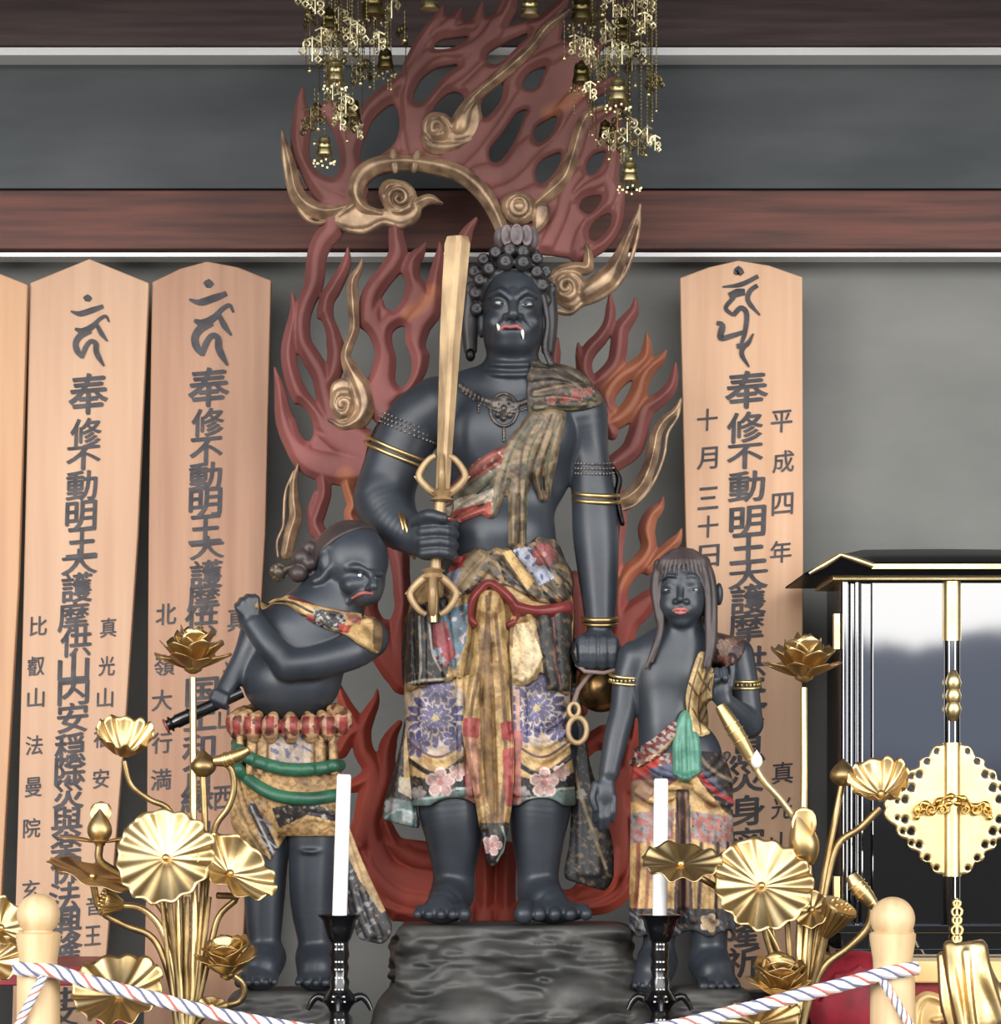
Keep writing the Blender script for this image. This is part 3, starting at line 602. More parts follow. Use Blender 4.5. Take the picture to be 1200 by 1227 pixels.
scroll('gold_scroll', (636, 776, 238, 388), [[(690, 350), (712, 330), (735, 318), (745, 330), (725, 355), (700, 366)]],
       [([(767, 247), (760, 268), (750, 292), (740, 316), (726, 338), (704, 350)], (1, 4, 6, 10, 14, 12), 7, 8), ([(767, 247), (765, 278), (756, 312), (742, 340), (720, 358), (698, 366), (684, 376), (668, 374)], (1.5, 2.2, 2.4, 2.4, 2.4, 2.4, 2.6, 3), 10, 4), (spi(678, 347, 20, 0.2, 2.0, -1), (6, 5, 4), 9, 7), ([(661, 335), (672, 326), (690, 322), (704, 322), (704, 300), (694, 290)], (6, 7, 7, 7, 5, 2), 6, 4), ([(676, 340), (680, 350), (684, 356)], (16, 20, 16), 5, 2)], Q)
scroll('gold_tongue', (734, 824, 472, 616), [], [([(816, 478), (809, 493), (796, 505), (787, 520), (783, 540), (778, 560), (768, 582), (755, 595), (740, 602)], (1, 4, 6, 7, 8, 8, 9, 9, 8), 7, 8), ([(816, 480), (812, 500), (800, 520), (796, 545), (788, 568), (776, 590), (760, 606), (744, 612)], (1, 1.6, 1.8, 1.8, 1.8, 1.8, 1.8, 1.8), 7, 3)], Q)
# rosette halo behind the topknot
scroll('rosette', (596, 668, 228, 300), [[(640, 250), (655, 246), (660, 256), (654, 272), (640, 282)]], [(spiral(622, 252, 17, 17, 0, 1, 30), (3, 3), 9, 4), (spiral(622, 252, 10, 10, 0, 1, 24), (2.4, 2.4), 10, 4), ([(620, 252), (622, 253), (624, 252)], (6, 7, 6), 9, 8), ([(618, 250), (622, 252), (626, 254)], (17, 19, 17), 5, 2)], Q + 6)
# ---------------------------------------------------------------- main standing statue
def front_map(sd, lo=-40, grow=3):
    """front surface depth of a sculpture, as a sampler over (px, py)"""
    ins = sd.F < 0; nq = ins.shape[1]
    idx = nq - 1 - np.argmax(ins[:, ::-1, :], axis=1); has = ins.any(1)
    q = np.where(has, sd.Q[0, 0, 0] + idx * sd.h, lo).astype(float)
    for _ in range(grow): 
        p = np.pad(q, 1, mode='edge'); q = (p[1:-1, 1:-1] * 2 + p[2:, 1:-1] + p[:-2, 1:-1] + p[1:-1, 2:] + p[1:-1, :-2]) / 6
    ox, oy = sd.X[0, 0, 0], sd.Y[0, 0, 0]
    def f(x, y):
        i = np.clip((np.asarray(x) - ox) / sd.h, 0, q.shape[0] - 1.001); j = np.clip((np.asarray(y) - oy) / sd.h, 0, q.shape[1] - 1.001)
        a, b_ = i.astype(int), j.astype(int); u, v = i - a, j - b_
        return q[a, b_] * (1 - u) * (1 - v) + q[a + 1, b_] * u * (1 - v) + q[a, b_ + 1] * (1 - u) * v + q[a + 1, b_ + 1] * u * v
    return f
def fmax(*fs):
    return lambda x, y: np.maximum.reduce([f(x, y) for f in fs])
class Paint:
    def __init__(s, x, y, base): s.x, s.y = np.asarray(x), np.asarray(y); s.c = np.tile(np.array(lin(*base)), (len(s.x), 1)); s.lim = None
    def put(s, m, col, a=1.0):
        m = (m.astype(float) * a)[:, None]; s.c = s.c * (1 - m) + np.array(lin(*col)) * m; return s
    def poly(s, P, col, a=1.0): return s.put(poly2(s.x, s.y, P) < 0, col, a)
    def stroke(s, pts, w_, col, a=1.0):
        P = cat(pts, 4); d = np.full(len(s.x), 1e6)
        for p, q in zip(P[:-1], P[1:]): d = np.minimum(d, seg2(s.x, s.y, p, q)[0])
        return s.put(np.clip(w_ + 0.5 - d, 0, 1), col, a)
    def flower(s, cx, cy, r, n, col, line=None, core=None, rot=0.0, a=1.0):
        dx, dy = s.x - cx, s.y - cy; rr = np.hypot(dx, dy) / r; th = np.arctan2(dy, dx) + rot
        edge = 0.55 + 0.45 * np.abs(np.cos(th * n / 2)) ** 0.6
        s.put(rr < edge, col, a)
        if line: s.put(((np.abs(np.cos(th * n / 2)) < 0.16) | (np.abs(rr - edge) < 0.07)) & (rr < edge + .07) & (rr > 0.2), line)
        if core: s.put(rr < 0.2, core)
        return s
    def speck(s, col, sc, thr, seed, reg=None, a=1.0):
        m = noise3(s.x, s.y, 0 * s.x, sc, seed) > thr
        if reg is not None: m &= poly2(s.x, s.y, reg) < 0
        return s.put(m, col, a)
GOLDC, CREAM, BLK, TEAL, PINK, REDC, INDIGO = (208, 174, 118), (226, 204, 162), (32, 31, 34), (98, 118, 114), (194, 158, 152), (150, 60, 58), (78, 74, 118)
def ring_tube(fr, c, rx, rq, tr, tilt=0.0, sag=0.0, n=40):
    """closed band round a limb: points of a bulging ellipse; tilt is the slope in the image plane, sag lowers its front"""
    return [fr(c[0] + rx * math.cos(a), c[1] + tilt * rx * math.cos(a) + sag * math.sin(a), c[2] + rq * math.sin(a)) for a in np.linspace(0, 2 * math.pi, n)]
def band(name, m, fr, parent, rings):
    mb = MB()
    for c, rx, rq, tr, tilt, sag in rings: mb.tube(ring_tube(fr, c, rx, rq, tr, tilt, sag), tr * fr.k, 8)
    return mb.build(name, m, parent, True)
def beads(name, m, fr, parent, pts, r):
    mb = MB()
    for p in pts: mb.ball(fr(*p), r * fr.k, 8)
    return mb.build(name, m, parent, True)
def foot(sd, ax, ay, aq, tx, wid, n=5, sg=1, q1=62, k=6):
    """ankle (ax, ay, aq); toes spread round tx at the front"""
    sd.chain([(ax, ay - 10, aq, 25), (ax + (tx - ax) * .5, ay + 1, aq + 22, 23), (tx, ay + 9, q1 - 22, 18)], k)
    sd.ell((tx, ay + 14, q1 - 18), (wid * .5, 13, 22), 7)
    for i in range(n):
        u = (i - (n - 1) / 2) / ((n - 1) / 2); x = tx + u * wid * .46
        big = 1.35 if (u * sg < -0.9) else 1 - 0.12 * (u * sg + 1) / 2
        sd.chain([(x * .9 + tx * .1, ay + 11, q1 - 14, 8 * big * wid / 70), (x, ay + 16, q1 + 4 - 7 * abs(u) * (u * sg > 0), 7.6 * big * wid / 70)], 1.2, cm=False)
FM = Frame(0.0)
statue = thing('guardian_statue', 'large black-bodied standing statue holding an upright gold sword', 'statue', FM(606, 1108, 0))
B = SDF((416, 768), (-66, 112), (322, 1116), 1.4)
B.ell((608, 545, 0), (80, 92, 48), 0); B.ell((578, 520, 22), (44, 44, 30), 16); B.ell((648, 520, 22), (42, 44, 30), 16)
B.ell((600, 642, 6), (66, 52, 52), 22); B.ell((604, 700, 0), (84, 60, 52), 20)
B.chain([(615, 500, 4, 36), (614, 455, 6, 32), (614, 420, 8, 30)], 14); B.chain([(528, 486, 0, 28), (580, 466, 0, 28), (650, 466, 0, 28), (698, 488, 0, 27)], 16)
for y, r in ((438, 33.5), (450, 35)): B.chain([(x, y + 5 * math.cos((x - 614) / 24), 8 + math.sqrt(max(r * r - (x - 614) ** 2, 1)) - 3, 3.2) for x in range(584, 646, 6)], 3)
# arms
B.chain([(524, 490, 2, 38), (497, 510, 2, 37), (476, 548, 4, 35.5), (462, 590, 8, 35), (462, 606, 14, 33)], 10)
B.chain([(460, 600, 12, 35), (474, 628, 32, 30), (498, 648, 56, 22)], 8)
B.chain([(698, 502, 0, 31), (706, 545, 0, 24), (711, 590, 2, 26), (714, 640, 4, 27.5), (717, 690, 8, 24), (719, 742, 12, 18.5)], 8)
# right fist round the sword grip
B.ell((516, 650, 66), (26, 27, 24), 6)
for i, (yy, r) in enumerate(((633, 7.6), (645, 8), (658, 7.8), (670, 7))):
    B.chain([(510, yy, 84, r), (528, yy - 1, 91, r), (541, yy + 1, 84, r), (545, yy + 2, 72, r - 1)], 2)
B.chain([(500, 632, 78, 8), (516, 626, 92, 7.5), (533, 630, 97, 6.5)], 3)
# left fist hanging
B.ell((717, 778, 14), (27, 24, 24), 8)
for x, r in ((697, 7), (709, 7.6), (722, 7.6), (734, 7)):
    B.chain([(x, 770, 33, r), (x, 784, 37, r), (x, 797, 31, r), (x, 800, 16, r - .6)], 1.6)
B.chain([(697, 770, 28, 8), (690, 783, 30, 7), (694, 795, 32, 6)], 3)
# legs and feet
B.chain([(536, 880, 0, 44), (540, 960, 4, 40), (544, 1000, 4, 34), (544, 1045, 2, 25), (543, 1074, 2, 24)], 6); B.chain([(652, 880, 0, 44), (648, 960, 4, 38), (645, 1000, 4, 32), (645, 1045, 2, 25), (646, 1074, 2, 24)], 6)
foot(B, 543, 1077, 4, 530, 60, sg=-1, q1=66); foot(B, 646, 1077, 4, 664, 80, sg=1, q1=60)
# head and face
B.ell((615, 366, 8), (37, 50, 45), 4); B.ell((615, 402, 16), (36, 31, 36), 10); B.ell((614, 417, 34), (22, 13, 18), 8)
for sg in (-1, 1):
    B.ell((614.5 + sg * 16, 369, 58), (12, 5.5, 10), 5, 's'); B.ell((615 + sg * 16, 371, 42), (10, 6.5, 9), 3)
    B.chain([(615 + sg * 27, 362, 41, 4), (615 + sg * 15, 357.5, 50, 4.6), (615 + sg * 5, 365, 54, 4)], 3)
    B.ell((615 + sg * 22, 392, 34), (12, 11, 14), 8); B.ell((615 + sg * 7.5, 388.5, 53), (5, 4, 5.5), 2.5)
    B.chain([(615 + sg * 8, 392, 52, 2.4), (615 + sg * 19, 402, 46, 3), (615 + sg * 20, 412, 40, 2)], 3)
    B.ell((615 + sg * 38, 388, 2), (5, 18, 9), 2)
B.chain([(615, 358, 50, 4), (615, 374, 56, 5.2), (615, 386, 61, 7)], 4); B.ell((613, 404, 44), (19, 12, 12), 6); B.ell((613, 402, 56), (13, 1.6, 6), 2, 's')
fmB = front_map(B)
B.mesh('body', M_BODY, FM, statue, 2)
fb = lambda x, y: float(fmB(np.array([x]), np.array([y]))[0])
def blob(name, m, fr, parent, c, r, rot=0, h=0.8):
    s = SDF((c[0] - max(r) - 3, c[0] + max(r) + 3), (c[2] - max(r) - 3, c[2] + max(r) + 3), (c[1] - max(r) - 3, c[1] + max(r) + 3), h)
    s.ell(c, r, 0, rot=rot); return s.mesh(name, m, fr, parent, 1)
blob('eye', M_EYE, FM, statue, (600, 371.5, fb(600, 371.5) - 0.6), (6.5, 2.2, 2.0), 0.12); blob('eye', M_EYE, FM, statue, (631, 373, fb(631, 373) - 0.6), (7, 1.7, 2.0), -0.02)
for x, y in ((602, 371.5), (629.5, 372)): blob('pupil', M_LACQ2, FM, statue, (x, y, fb(x, y) + 1), (2.6, 2.2, 1.4))
s = SDF((594, 634), (38, 70), (390, 416), 0.8)
s.chain([(599, 404, fb(599, 404), 1.6), (605, 399.5, fb(605, 400) + .6, 2.4), (612, 400.5, fb(612, 400) + .8, 2.2), (619, 399.5, fb(619, 400) + .6, 2.4), (626, 403.5, fb(626, 404), 1.6)], 1, step=2)
s.mesh('lips', M_LIP, FM, statue, 1)
for a, b_ in (((598.5, 403.5), (596, 396)), ((625.5, 403), (627, 414.5))):
    mb = MB(); mb.tube([FM(*a, fb(*a) - 1), FM((a[0] + b_[0]) / 2, (a[1] + b_[1]) / 2, fb(*a) + 2.5), FM(*b_, fb(*b_) + 3)], [1.9 * FM.k, 1.9 * FM.k, 0.5 * FM.k], 8); mb.build('fang', M_WHITE, statue, True)
# hair: cap, curls, braid
Hh = SDF((552, 676), (-62, 66), (292, 450), 1.3)
Hh.ell((614, 347, -4), (46, 42, 48), 0); Hh.fn(lambda X, Q, Y: smax(np.sqrt(((X - 614) / 36) ** 2 + ((Y - 378) / 46) ** 2) * 36 - 36, 6 - Q, 4), (552, -20, 292), (676, 66, 450), 3, 's')
rng = random.Random(5)
rows = ([(572, 372, 12), (570, 354, 18), (575, 340, 28), (586, 329, 38), (606, 322, 47), (627, 323, 47), (643, 332, 36), (650, 346, 26), (653, 362, 16)],
        [(566, 345, 0), (569, 327, 10), (580, 315, 24), (594, 309, 36), (611, 306, 40), (627, 308, 36), (643, 314, 24), (654, 327, 10), (659, 345, 0)], [(582, 312, 2), (596, 305, 12), (611, 302, 16), (626, 303, 16), (640, 308, 10)])
for row in rows:
    for (x, y, q) in row:
        r = rng.uniform(7.6, 8.8) * (1.18 if q > 44 else 1); Hh.ell((x, y, q - 2), (r, r, r * .75), 4)
        Hh.chain([(x + 5 * math.cos(a), y + 5 * math.sin(a), q - 2 + r * .55, 2.3) for a in np.linspace(0, 5.4, 10)], 1, cm=False); Hh.ell((x, y, q - 2 + r * .7), (2.4, 2.4, 2), .5)
for x0 in (566, 657): Hh.chain([(x0, 350, -4, 10), (x0 + (-3 if x0 < 600 else 1), 385, -6, 11), (x0 + (-2 if x0 < 600 else 0), 418, -8, 8)], 4)
Hh.chain([(651, 360, 20, 4), (656, 390, 22, 3.6), (653, 420, 26, 3.6), (660, 440, 30, 4.5)], 2)
Hh.mesh('hair', mat('black_brown_hair', lin(58, 55, 56), 0.42, col2=lin(40, 39, 41), scale=14), FM, statue, 1)
# lotus crown on the topknot
mb = MB(); c = FM(619, 307, 6); k = FM.k
mb.lathe(c, [(22 * k, 0), (25 * k, 4 * k), (21 * k, 8 * k), (16 * k, 10 * k), (21 * k, 20 * k), (18 * k, 29 * k), (8 * k, 30 * k), (0, 30 * k)], 24); mb.build('topknot', M_HAIR, statue, True)
for i in range(10):
    a = 2 * math.pi * i / 10 + .3
    s = SDF((590, 648), (-30, 40), (266, 310), 1.0)
    x, q = 619 + 20 * math.cos(a), 6 + 20 * math.sin(a)
    s.ell((x, 287, q), (8, 13, 7.5), 0); s.chain([(x + 6.5 * math.cos(t) * abs(math.sin(a)) ** .5, 287 + 11.5 * math.sin(t), q + 6 * math.sin(a), 1.6) for t in np.linspace(0, 6.28, 14)], 1, cm=False)
    s.mesh('crown_petal', M_SCROLL if False else mat('mauve_lacquer', lin(126, 112, 112), 0.4, col2=lin(84, 72, 74), scale=30), FM, statue, 1)
blob('ear_ornament', M_SCROLL, FM, statue, (564, 426, 4), (6, 8, 6))
# necklace, armlets, bracelets
s = SDF((548, 690), (10, 75), (452, 540), 1.1)
for a in np.linspace(0, 1, 26):
    x = 552 + a * 112; y = 466 + 26 * math.sin(a * math.pi); s.ell((x, y, fb(x, y) + 1), (3.4, 4.6, 3.2), 1); s.ell((x + 2, y + 8, fb(x, y + 8) + 1), (2.2, 2.4, 2.4), 1)
P_ = [(604 + 16 * math.sin(t), 497 + 20 * math.cos(t)) for t in np.linspace(0, 6.28, 20)]
s.chain([(x, y, fb(x, y) + 2, 2.2) for x, y in P_], 1, cm=False); s.ell((604, 496, fb(604, 496)), (14, 17, 4), 2)
for x, y in ((598, 488), (610, 488), (604, 496), (597, 504), (611, 504), (604, 508)): s.ell((x, y, fb(x, y) + 4), (3.6, 3.6, 3), 1)
for y in range(518, 536, 4): s.ell((604, y, fb(604, y) + 1), (2.4, 2.4, 2.4), 1)
for x in (574, 634): 
    for y in range(488, 502, 4): s.ell((x, y, fb(x, y) + 1), (2.2, 2.2, 2.2), 1)
s.mesh('necklace', mat('dark_bronze', lin(96, 88, 82), 0.35, 0.5, col2=lin(54, 50, 48), scale=40), FM, statue, 1)
band('armlet', M_SCROLL, FM, statue, [((477, 538, 4), 36, 36, 2.6, .42, 6), ((474, 545, 4), 36, 36, 2.6, .42, 6)]).data.materials[0] = M_GOLD
band('armlet', M_GOLD, FM, statue, [((714, 592, 2), 27, 27, 2.8, .05, 5), ((714.5, 600, 2), 27.5, 27.5, 2.8, .05, 5)])
M_BEAD = mat('dull_silver_beads', lin(150, 140, 132), 0.4, 0.6, col2=lin(92, 84, 80), scale=40)
beads('bead_band', M_BEAD, FM, statue, [(489 + 35 * math.cos(a), 512 + r_ + 14 * math.cos(a) + 5 * math.sin(a), 3 + 37 * math.sin(a)) for r_ in (-6, 0, 6) for a in np.linspace(.2, 2.9, 18)], 1.7)
beads('bead_band', M_BEAD, FM, statue, [(711 + 26 * math.cos(a), 560 + r_ + 5 * math.sin(a), 1 + 26.5 * math.sin(a)) for r_ in (-6, 0, 6) for a in np.linspace(.2, 2.9, 16)], 1.5)
band('bracelet', M_GOLD, FM, statue, [((491, 645, 46), 7, 29, 2.2, 3.9, 0), ((486, 641, 42), 7, 30, 1.6, 4.0, 0)])
band('bracelet', M_GOLD, FM, statue, [((719, 742, 12), 20, 20, 2.8, 0, 3), ((719, 748, 12), 20, 20, 1.8, 0, 3)])
# ---- clothing: draped relief over the carved body
TH = SDF((470, 712), (-60, 90), (690, 985), 1.5)
TH.chain([(534, 735, 4, 44), (529, 830, 10, 44), (532, 900, 12, 44), (537, 962, 8, 46)], 6); TH.chain([(648, 735, 4, 40), (644, 830, 8, 40), (645, 900, 12, 42), (648, 962, 8, 42)], 6)
TH.ell((598, 720, 6), (86, 40, 54), 8); TH.chain([(592, 740, 8, 44), (592, 880, 6, 36), (592, 960, 0, 26)], 8)
for cx, q in ((499, 36), (509, 46), (552, 54), (562, 50), (571, 46), (618, 48), (626, 50)): TH.chain([(cx, 815, q, 5), (cx + 1, 880, q + 2, 5), (cx + 2, 950, q - 4, 5)], 3)
for cx, w_ in ((527, 32), (650, 32)):
    for y0 in (868, 888, 905, 922): TH.chain([(cx - w_, y0 - 14, 38, 3), (cx, y0 + 6, 54, 3.6), (cx + w_, y0 - 14, 40, 3)], 4)
for cx, rx in ((545, 40), (648, 38)): TH.fn(lambda X, Q, Y: np.hypot((X - cx) / rx * 30, (Y - 990) / 34 * 30) - 30 - 0 * Q, (cx - 60, -60, 940), (cx + 60, 90, 985), 2, 's')
TH.fn(lambda X, Q, Y: 966 - Y + 0 * X * Q, (470, -60, 950), (712, 90, 985), 2, 's')
def skirt_paint(x, y, q):
    p = Paint(x, y, GOLDC); p.speck((176, 136, 84), .09, .35, 4)
    for cx, cy in ((523, 862), (643, 850)):
        p.put(np.hypot(x - cx, y - cy) < 46, (196, 172, 150)).flower(cx, cy, 38, 16, INDIGO, (190, 178, 160), (176, 160, 130)).flower(cx, cy, 20, 12, (96, 90, 128), (190, 178, 160), (190, 170, 120)).flower(cx + 3, cy - 36, 22, 12, INDIGO, (180, 170, 160), a=.9).flower(cx - 22, cy + 30, 18, 9, INDIGO, (190, 180, 170), a=.9).flower(cx + 26, cy + 24, 18, 9, INDIGO, (190, 180, 170), a=.9)
    for cx in (525, 648):
        p.stroke([(cx - 42, 884), (cx, 908), (cx + 42, 884)], 1.5, (90, 60, 60)); p.stroke([(cx - 40, 908), (cx, 928), (cx + 40, 904)], 3, BLK)
        p.poly([(cx - 46, 926), (cx, 936), (cx + 46, 924), (cx + 46, 990), (cx - 46, 990)], BLK); p.poly([(cx - 46, 962), (cx - 10, 954), (cx + 14, 948), (cx + 46, 946), (cx + 46, 992), (cx - 46, 992)], TEAL)
        p.stroke([(cx - 34, 946), (cx - 20, 956), (cx + 6, 954), (cx + 20, 946), (cx + 44, 944)], 1.3, (170, 190, 182))
        p.flower(cx + 4, 938, 17, 5, PINK, (228, 205, 196), (190, 110, 110), .3).flower(cx + 24, 926, 10, 5, PINK, (228, 205, 196)).flower(cx - 22, 950, 9, 5, (150, 140, 140))
    for X_ in (566, 573, 612, 620): p.stroke([(X_, 830), (X_ + 1, 900), (X_ + 2, 962)], 2.4, (196, 150, 134))
    p.poly([(556, 900), (572, 880), (574, 970), (560, 970)], (184, 110, 104), .7).poly([(606, 870), (626, 880), (622, 960), (606, 965)], (184, 96, 90), .7)
    return p.c
fmT = front_map(TH)
TH.mesh('skirt', M_CLOTH, FM, statue, 2, skirt_paint)
fmS = fmax(fmB, fmT)
def drape(name, box, fills, strokes, paint, fm, q0=2, back=4, h=1.2, holes=(), fr=FM, parent=None, base=4, m=None, it=2):
    r = Relief(*box, h)
    for f in fills: r.fill(f, base, True)
    for p, wd, ba, ri in strokes: r.stroke(p, wd, ba, ri)
    for h_ in holes: r.hole(h_)
    return r.mesh(name, m or M_CLOTH, fr, parent or statue, back=back, q0=q0, it=it, paint=paint, curve=fm, edge=2.2)
def rp(x, y, q):
    p = Paint(x, y, (150, 130, 104)); p.speck((112, 98, 80), .12, .2, 3).speck((90, 98, 80), .07, .6, 9)
    for pts in ([(634, 515), (612, 552), (598, 600)], [(646, 505), (625, 552), (621, 660)], [(660, 505), (640, 560), (634, 590)], [(670, 510), (650, 560), (648, 590)]): p.stroke(pts, 1.6, (84, 70, 54))
    p.poly([(530, 560), (606, 540), (600, 566), (540, 598)], (150, 84, 78)).poly([(530, 596), (596, 566), (592, 592), (532, 616)], (120, 118, 100)).poly([(530, 606), (592, 590), (590, 612), (530, 624)], (206, 194, 172)).poly([(530, 618), (590, 606), (588, 630), (530, 640)], (176, 92, 82))
    p.speck((196, 160, 150), .28, .8, 6, [(530, 560), (606, 540), (600, 566), (540, 598)])
    for pts in ([(640, 510), (616, 545), (602, 580), (592, 616)], [(652, 512), (632, 560), (630, 660)], [(668, 512), (656, 560), (658, 600)]): p.stroke(pts, 1.2, (86, 96, 72))
    return p.c
drape('robe', (528, 694, 488, 676), [[(646, 496), (676, 500), (672, 530), (662, 575), (640, 575), (625, 600), (590, 590), (604, 555), (632, 512)]],
      [([(640, 502), (618, 536), (604, 570), (588, 618)], (6, 9, 10, 9), 5, 6), ([(644, 502), (620, 545), (616, 600), (615, 656)], (5, 7, 7, 6), 6, 6), ([(650, 502), (630, 545), (626, 600), (626, 668)], (5, 6, 6.5, 4), 6, 6), ([(656, 500), (640, 540), (632, 566), (628, 590)], (5, 7, 7, 6), 5, 6), ([(664, 502), (652, 545), (643, 575), (650, 602)], (5, 6, 6, 4), 5, 6), ([(673, 502), (664, 540), (658, 570), (656, 600)], (5, 5, 6, 3), 5, 5),
       ([(606, 546), (578, 562), (544, 588)], (7, 8, 6), 5, 5), ([(600, 566), (574, 584), (538, 608)], (7, 8, 7), 5, 6), ([(596, 592), (568, 606), (534, 620)], (6, 7, 6), 5, 6), ([(590, 612), (562, 622), (542, 630)], (5, 5, 4), 5, 5)], rp, fmB, 1)
def sp(x, y, q):
    p = Paint(x, y, (76, 70, 64)); p.speck((98, 90, 76), .15, .4, 2)
    for f in ((692, 478, 9), (676, 484, 7), (660, 486, 6), (705, 474, 6)): p.flower(f[0], f[1], f[2], 5, (140, 84, 78), (156, 122, 110))
    p.stroke([(640, 476), (672, 468), (706, 462)], 1.3, (150, 124, 96)).stroke([(640, 495), (680, 496), (716, 482)], 1.5, (120, 116, 84))
    return p.c
drape('shawl', (622, 730, 424, 522), [[(634, 450), (646, 434), (668, 430), (694, 438), (712, 456), (723, 480), (712, 492), (686, 497), (660, 497), (644, 505), (632, 500)]],
      [([(640, 440), (670, 440), (700, 455), (718, 478)], (5, 8, 8, 4), 6, 6), ([(636, 458), (664, 454), (690, 462), (712, 482)], (5, 6, 6, 4), 6, 5), ([(640, 478), (672, 472), (704, 480)], (5, 8, 6), 6, 5), ([(642, 496), (670, 489), (700, 489)], (5, 6, 4), 6, 5)], sp, fmB, 3)
def wp(x, y, q):
    p = Paint(x, y, (94, 84, 72)); p.speck((150, 124, 88), .22, .25, 5).speck((44, 42, 42), .3, .5, 8)
    p.poly([(602, 668), (612, 664), (640, 700), (632, 712)], (212, 176, 112)).poly([(614, 664), (634, 660), (664, 696), (646, 706)], (176, 182, 198)).speck((86, 92, 132), .35, .6, 2, [(614, 664), (634, 660), (664, 696), (646, 706)])
    p.flower(652, 668, 15, 6, (158, 92, 90), (120, 64, 64), (196, 150, 140)).poly([(536, 672), (560, 664), (566, 684), (540, 694)], (166, 70, 66)).poly([(536, 690), (566, 680), (572, 698), (540, 710)], (160, 164, 190)).poly([(562, 664), (590, 664), (560, 712), (545, 712)], (142, 122, 92))
    return p.c
drape('waist_wrap', (528, 696, 644, 744), [[(534, 694), (556, 668), (600, 664), (640, 654), (668, 650), (682, 686), (686, 716), (650, 726), (610, 706), (590, 700), (566, 712), (538, 728)]],
      [([(606, 668), (622, 690), (640, 716)], (8, 8, 7), 6, 6), ([(624, 664), (646, 690), (662, 718)], (9, 9, 7), 6, 6), ([(648, 656), (664, 680), (672, 716)], (9, 9, 7), 6, 6), ([(668, 654), (678, 684), (682, 716)], (5, 6, 5), 6, 4), ([(596, 668), (574, 690), (552, 716)], (8, 9, 7), 6, 6), ([(574, 668), (552, 690), (540, 718)], (8, 8, 6), 6, 6), ([(590, 676), (596, 690), (600, 702)], (8, 8, 6), 5, 5)], wp, fmS, 3)
MBELT = mat('dull_red_cord', lin(132, 56, 54), 0.45, col2=lin(104, 40, 40), scale=20)
drape('belt', (556, 690, 694, 762), [], [([(572, 752), (564, 744), (566, 726), (575, 712), (587, 703), (603, 714), (617, 730), (620, 746), (610, 752)], (5, 6, 6, 6, 5, 6, 6, 6, 4), 6, 6), ([(618, 732), (645, 737), (684, 730)], (7, 8, 8), 6, 6)], None, fmS, 7, m=MBELT)
def cp(x, y, q):
    p = Paint(x, y, (198, 166, 112)); p.speck((168, 132, 82), .07, .3, 12)
    for pts in ([(588, 715), (580, 780), (566, 850), (560, 900)], [(584, 720), (588, 800), (586, 900), (592, 1020)], [(594, 740), (602, 820), (606, 900), (600, 1000)]): p.stroke(pts, 2.2, (122, 88, 54))
    p.poly([(574, 770), (590, 766), (596, 900), (600, 1000), (584, 960), (576, 880)], (132, 98, 58), .85)
    p.poly([(556, 862), (576, 862), (574, 886), (556, 884)], (168, 76, 76)).poly([(600, 868), (618, 864), (618, 890), (602, 888)], (164, 62, 62)).poly([(558, 884), (574, 886), (578, 960), (566, 950)], (196, 140, 120), .8).poly([(602, 900), (616, 896), (614, 966), (606, 966)], (178, 84, 78))
    p.poly([(575, 985), (610, 985), (610, 1040), (575, 1040)], (44, 42, 42)).flower(590, 1012, 12, 5, PINK, (226, 200, 196), (190, 110, 110)).stroke([(602, 990), (606, 1010), (596, 1030)], 1.2, (150, 170, 160))
    return p.c
drape('front_sash', (546, 634, 706, 1042), [[(576, 722), (588, 712), (604, 726), (608, 800), (612, 880), (612, 960), (604, 1010), (596, 1034), (586, 1034), (578, 1000), (568, 940), (560, 880), (566, 800)]],
      [([(580, 720), (574, 790), (566, 850), (563, 880), (572, 930), (580, 990)], (7, 8, 8, 8, 7, 5), 6, 7), ([(592, 720), (600, 790), (606, 860), (609, 900), (608, 960), (600, 1020)], (7, 8, 7, 7, 6, 4), 6, 7), ([(586, 740), (584, 820), (584, 900), (588, 960), (590, 1028)], (4, 6, 7, 6, 5), 5, 6), ([(592, 800), (598, 880), (600, 960), (594, 1024)], (4, 5, 6, 4), 5, 6)], cp, fmax(fmS, lambda x, y: 34 - 0 * x), 6, back=6)
def fp(x, y, q):
    p = Paint(x, y, (196, 166, 114)); p.speck((150, 116, 72), .08, .3, 6)
    p.poly([(478, 736), (536, 716), (548, 760), (540, 800), (534, 822), (500, 824), (480, 820)], BLK); p.poly([(530, 738), (562, 726), (560, 770), (546, 806), (532, 790)], (92, 122, 138)).poly([(520, 752), (536, 748), (548, 790), (534, 802), (522, 786)], (150, 70, 76)).speck((196, 170, 176), .25, .7, 3, [(530, 738), (562, 726), (560, 770), (546, 806)])
    p.poly([(640, 738), (690, 734), (692, 830), (652, 830), (650, 800)], (48, 50, 48)).stroke([(664, 740), (664, 790), (672, 826)], 1.6, (120, 78, 74)).poly([(616, 752), (634, 748), (650, 790), (630, 822), (612, 812)], CREAM)
    p.stroke([(504, 742), (506, 800), (504, 820)], 1.4, (170, 170, 160)).stroke([(516, 752), (520, 785), (530, 806)], 1.2, (170, 160, 150)).flower(526, 784, 6, 6, (150, 160, 170)).flower(531, 794, 5, 6, (150, 160, 170))
    p.stroke([(486, 822), (506, 818), (536, 816)], 1.4, (170, 160, 140))
    return p.c
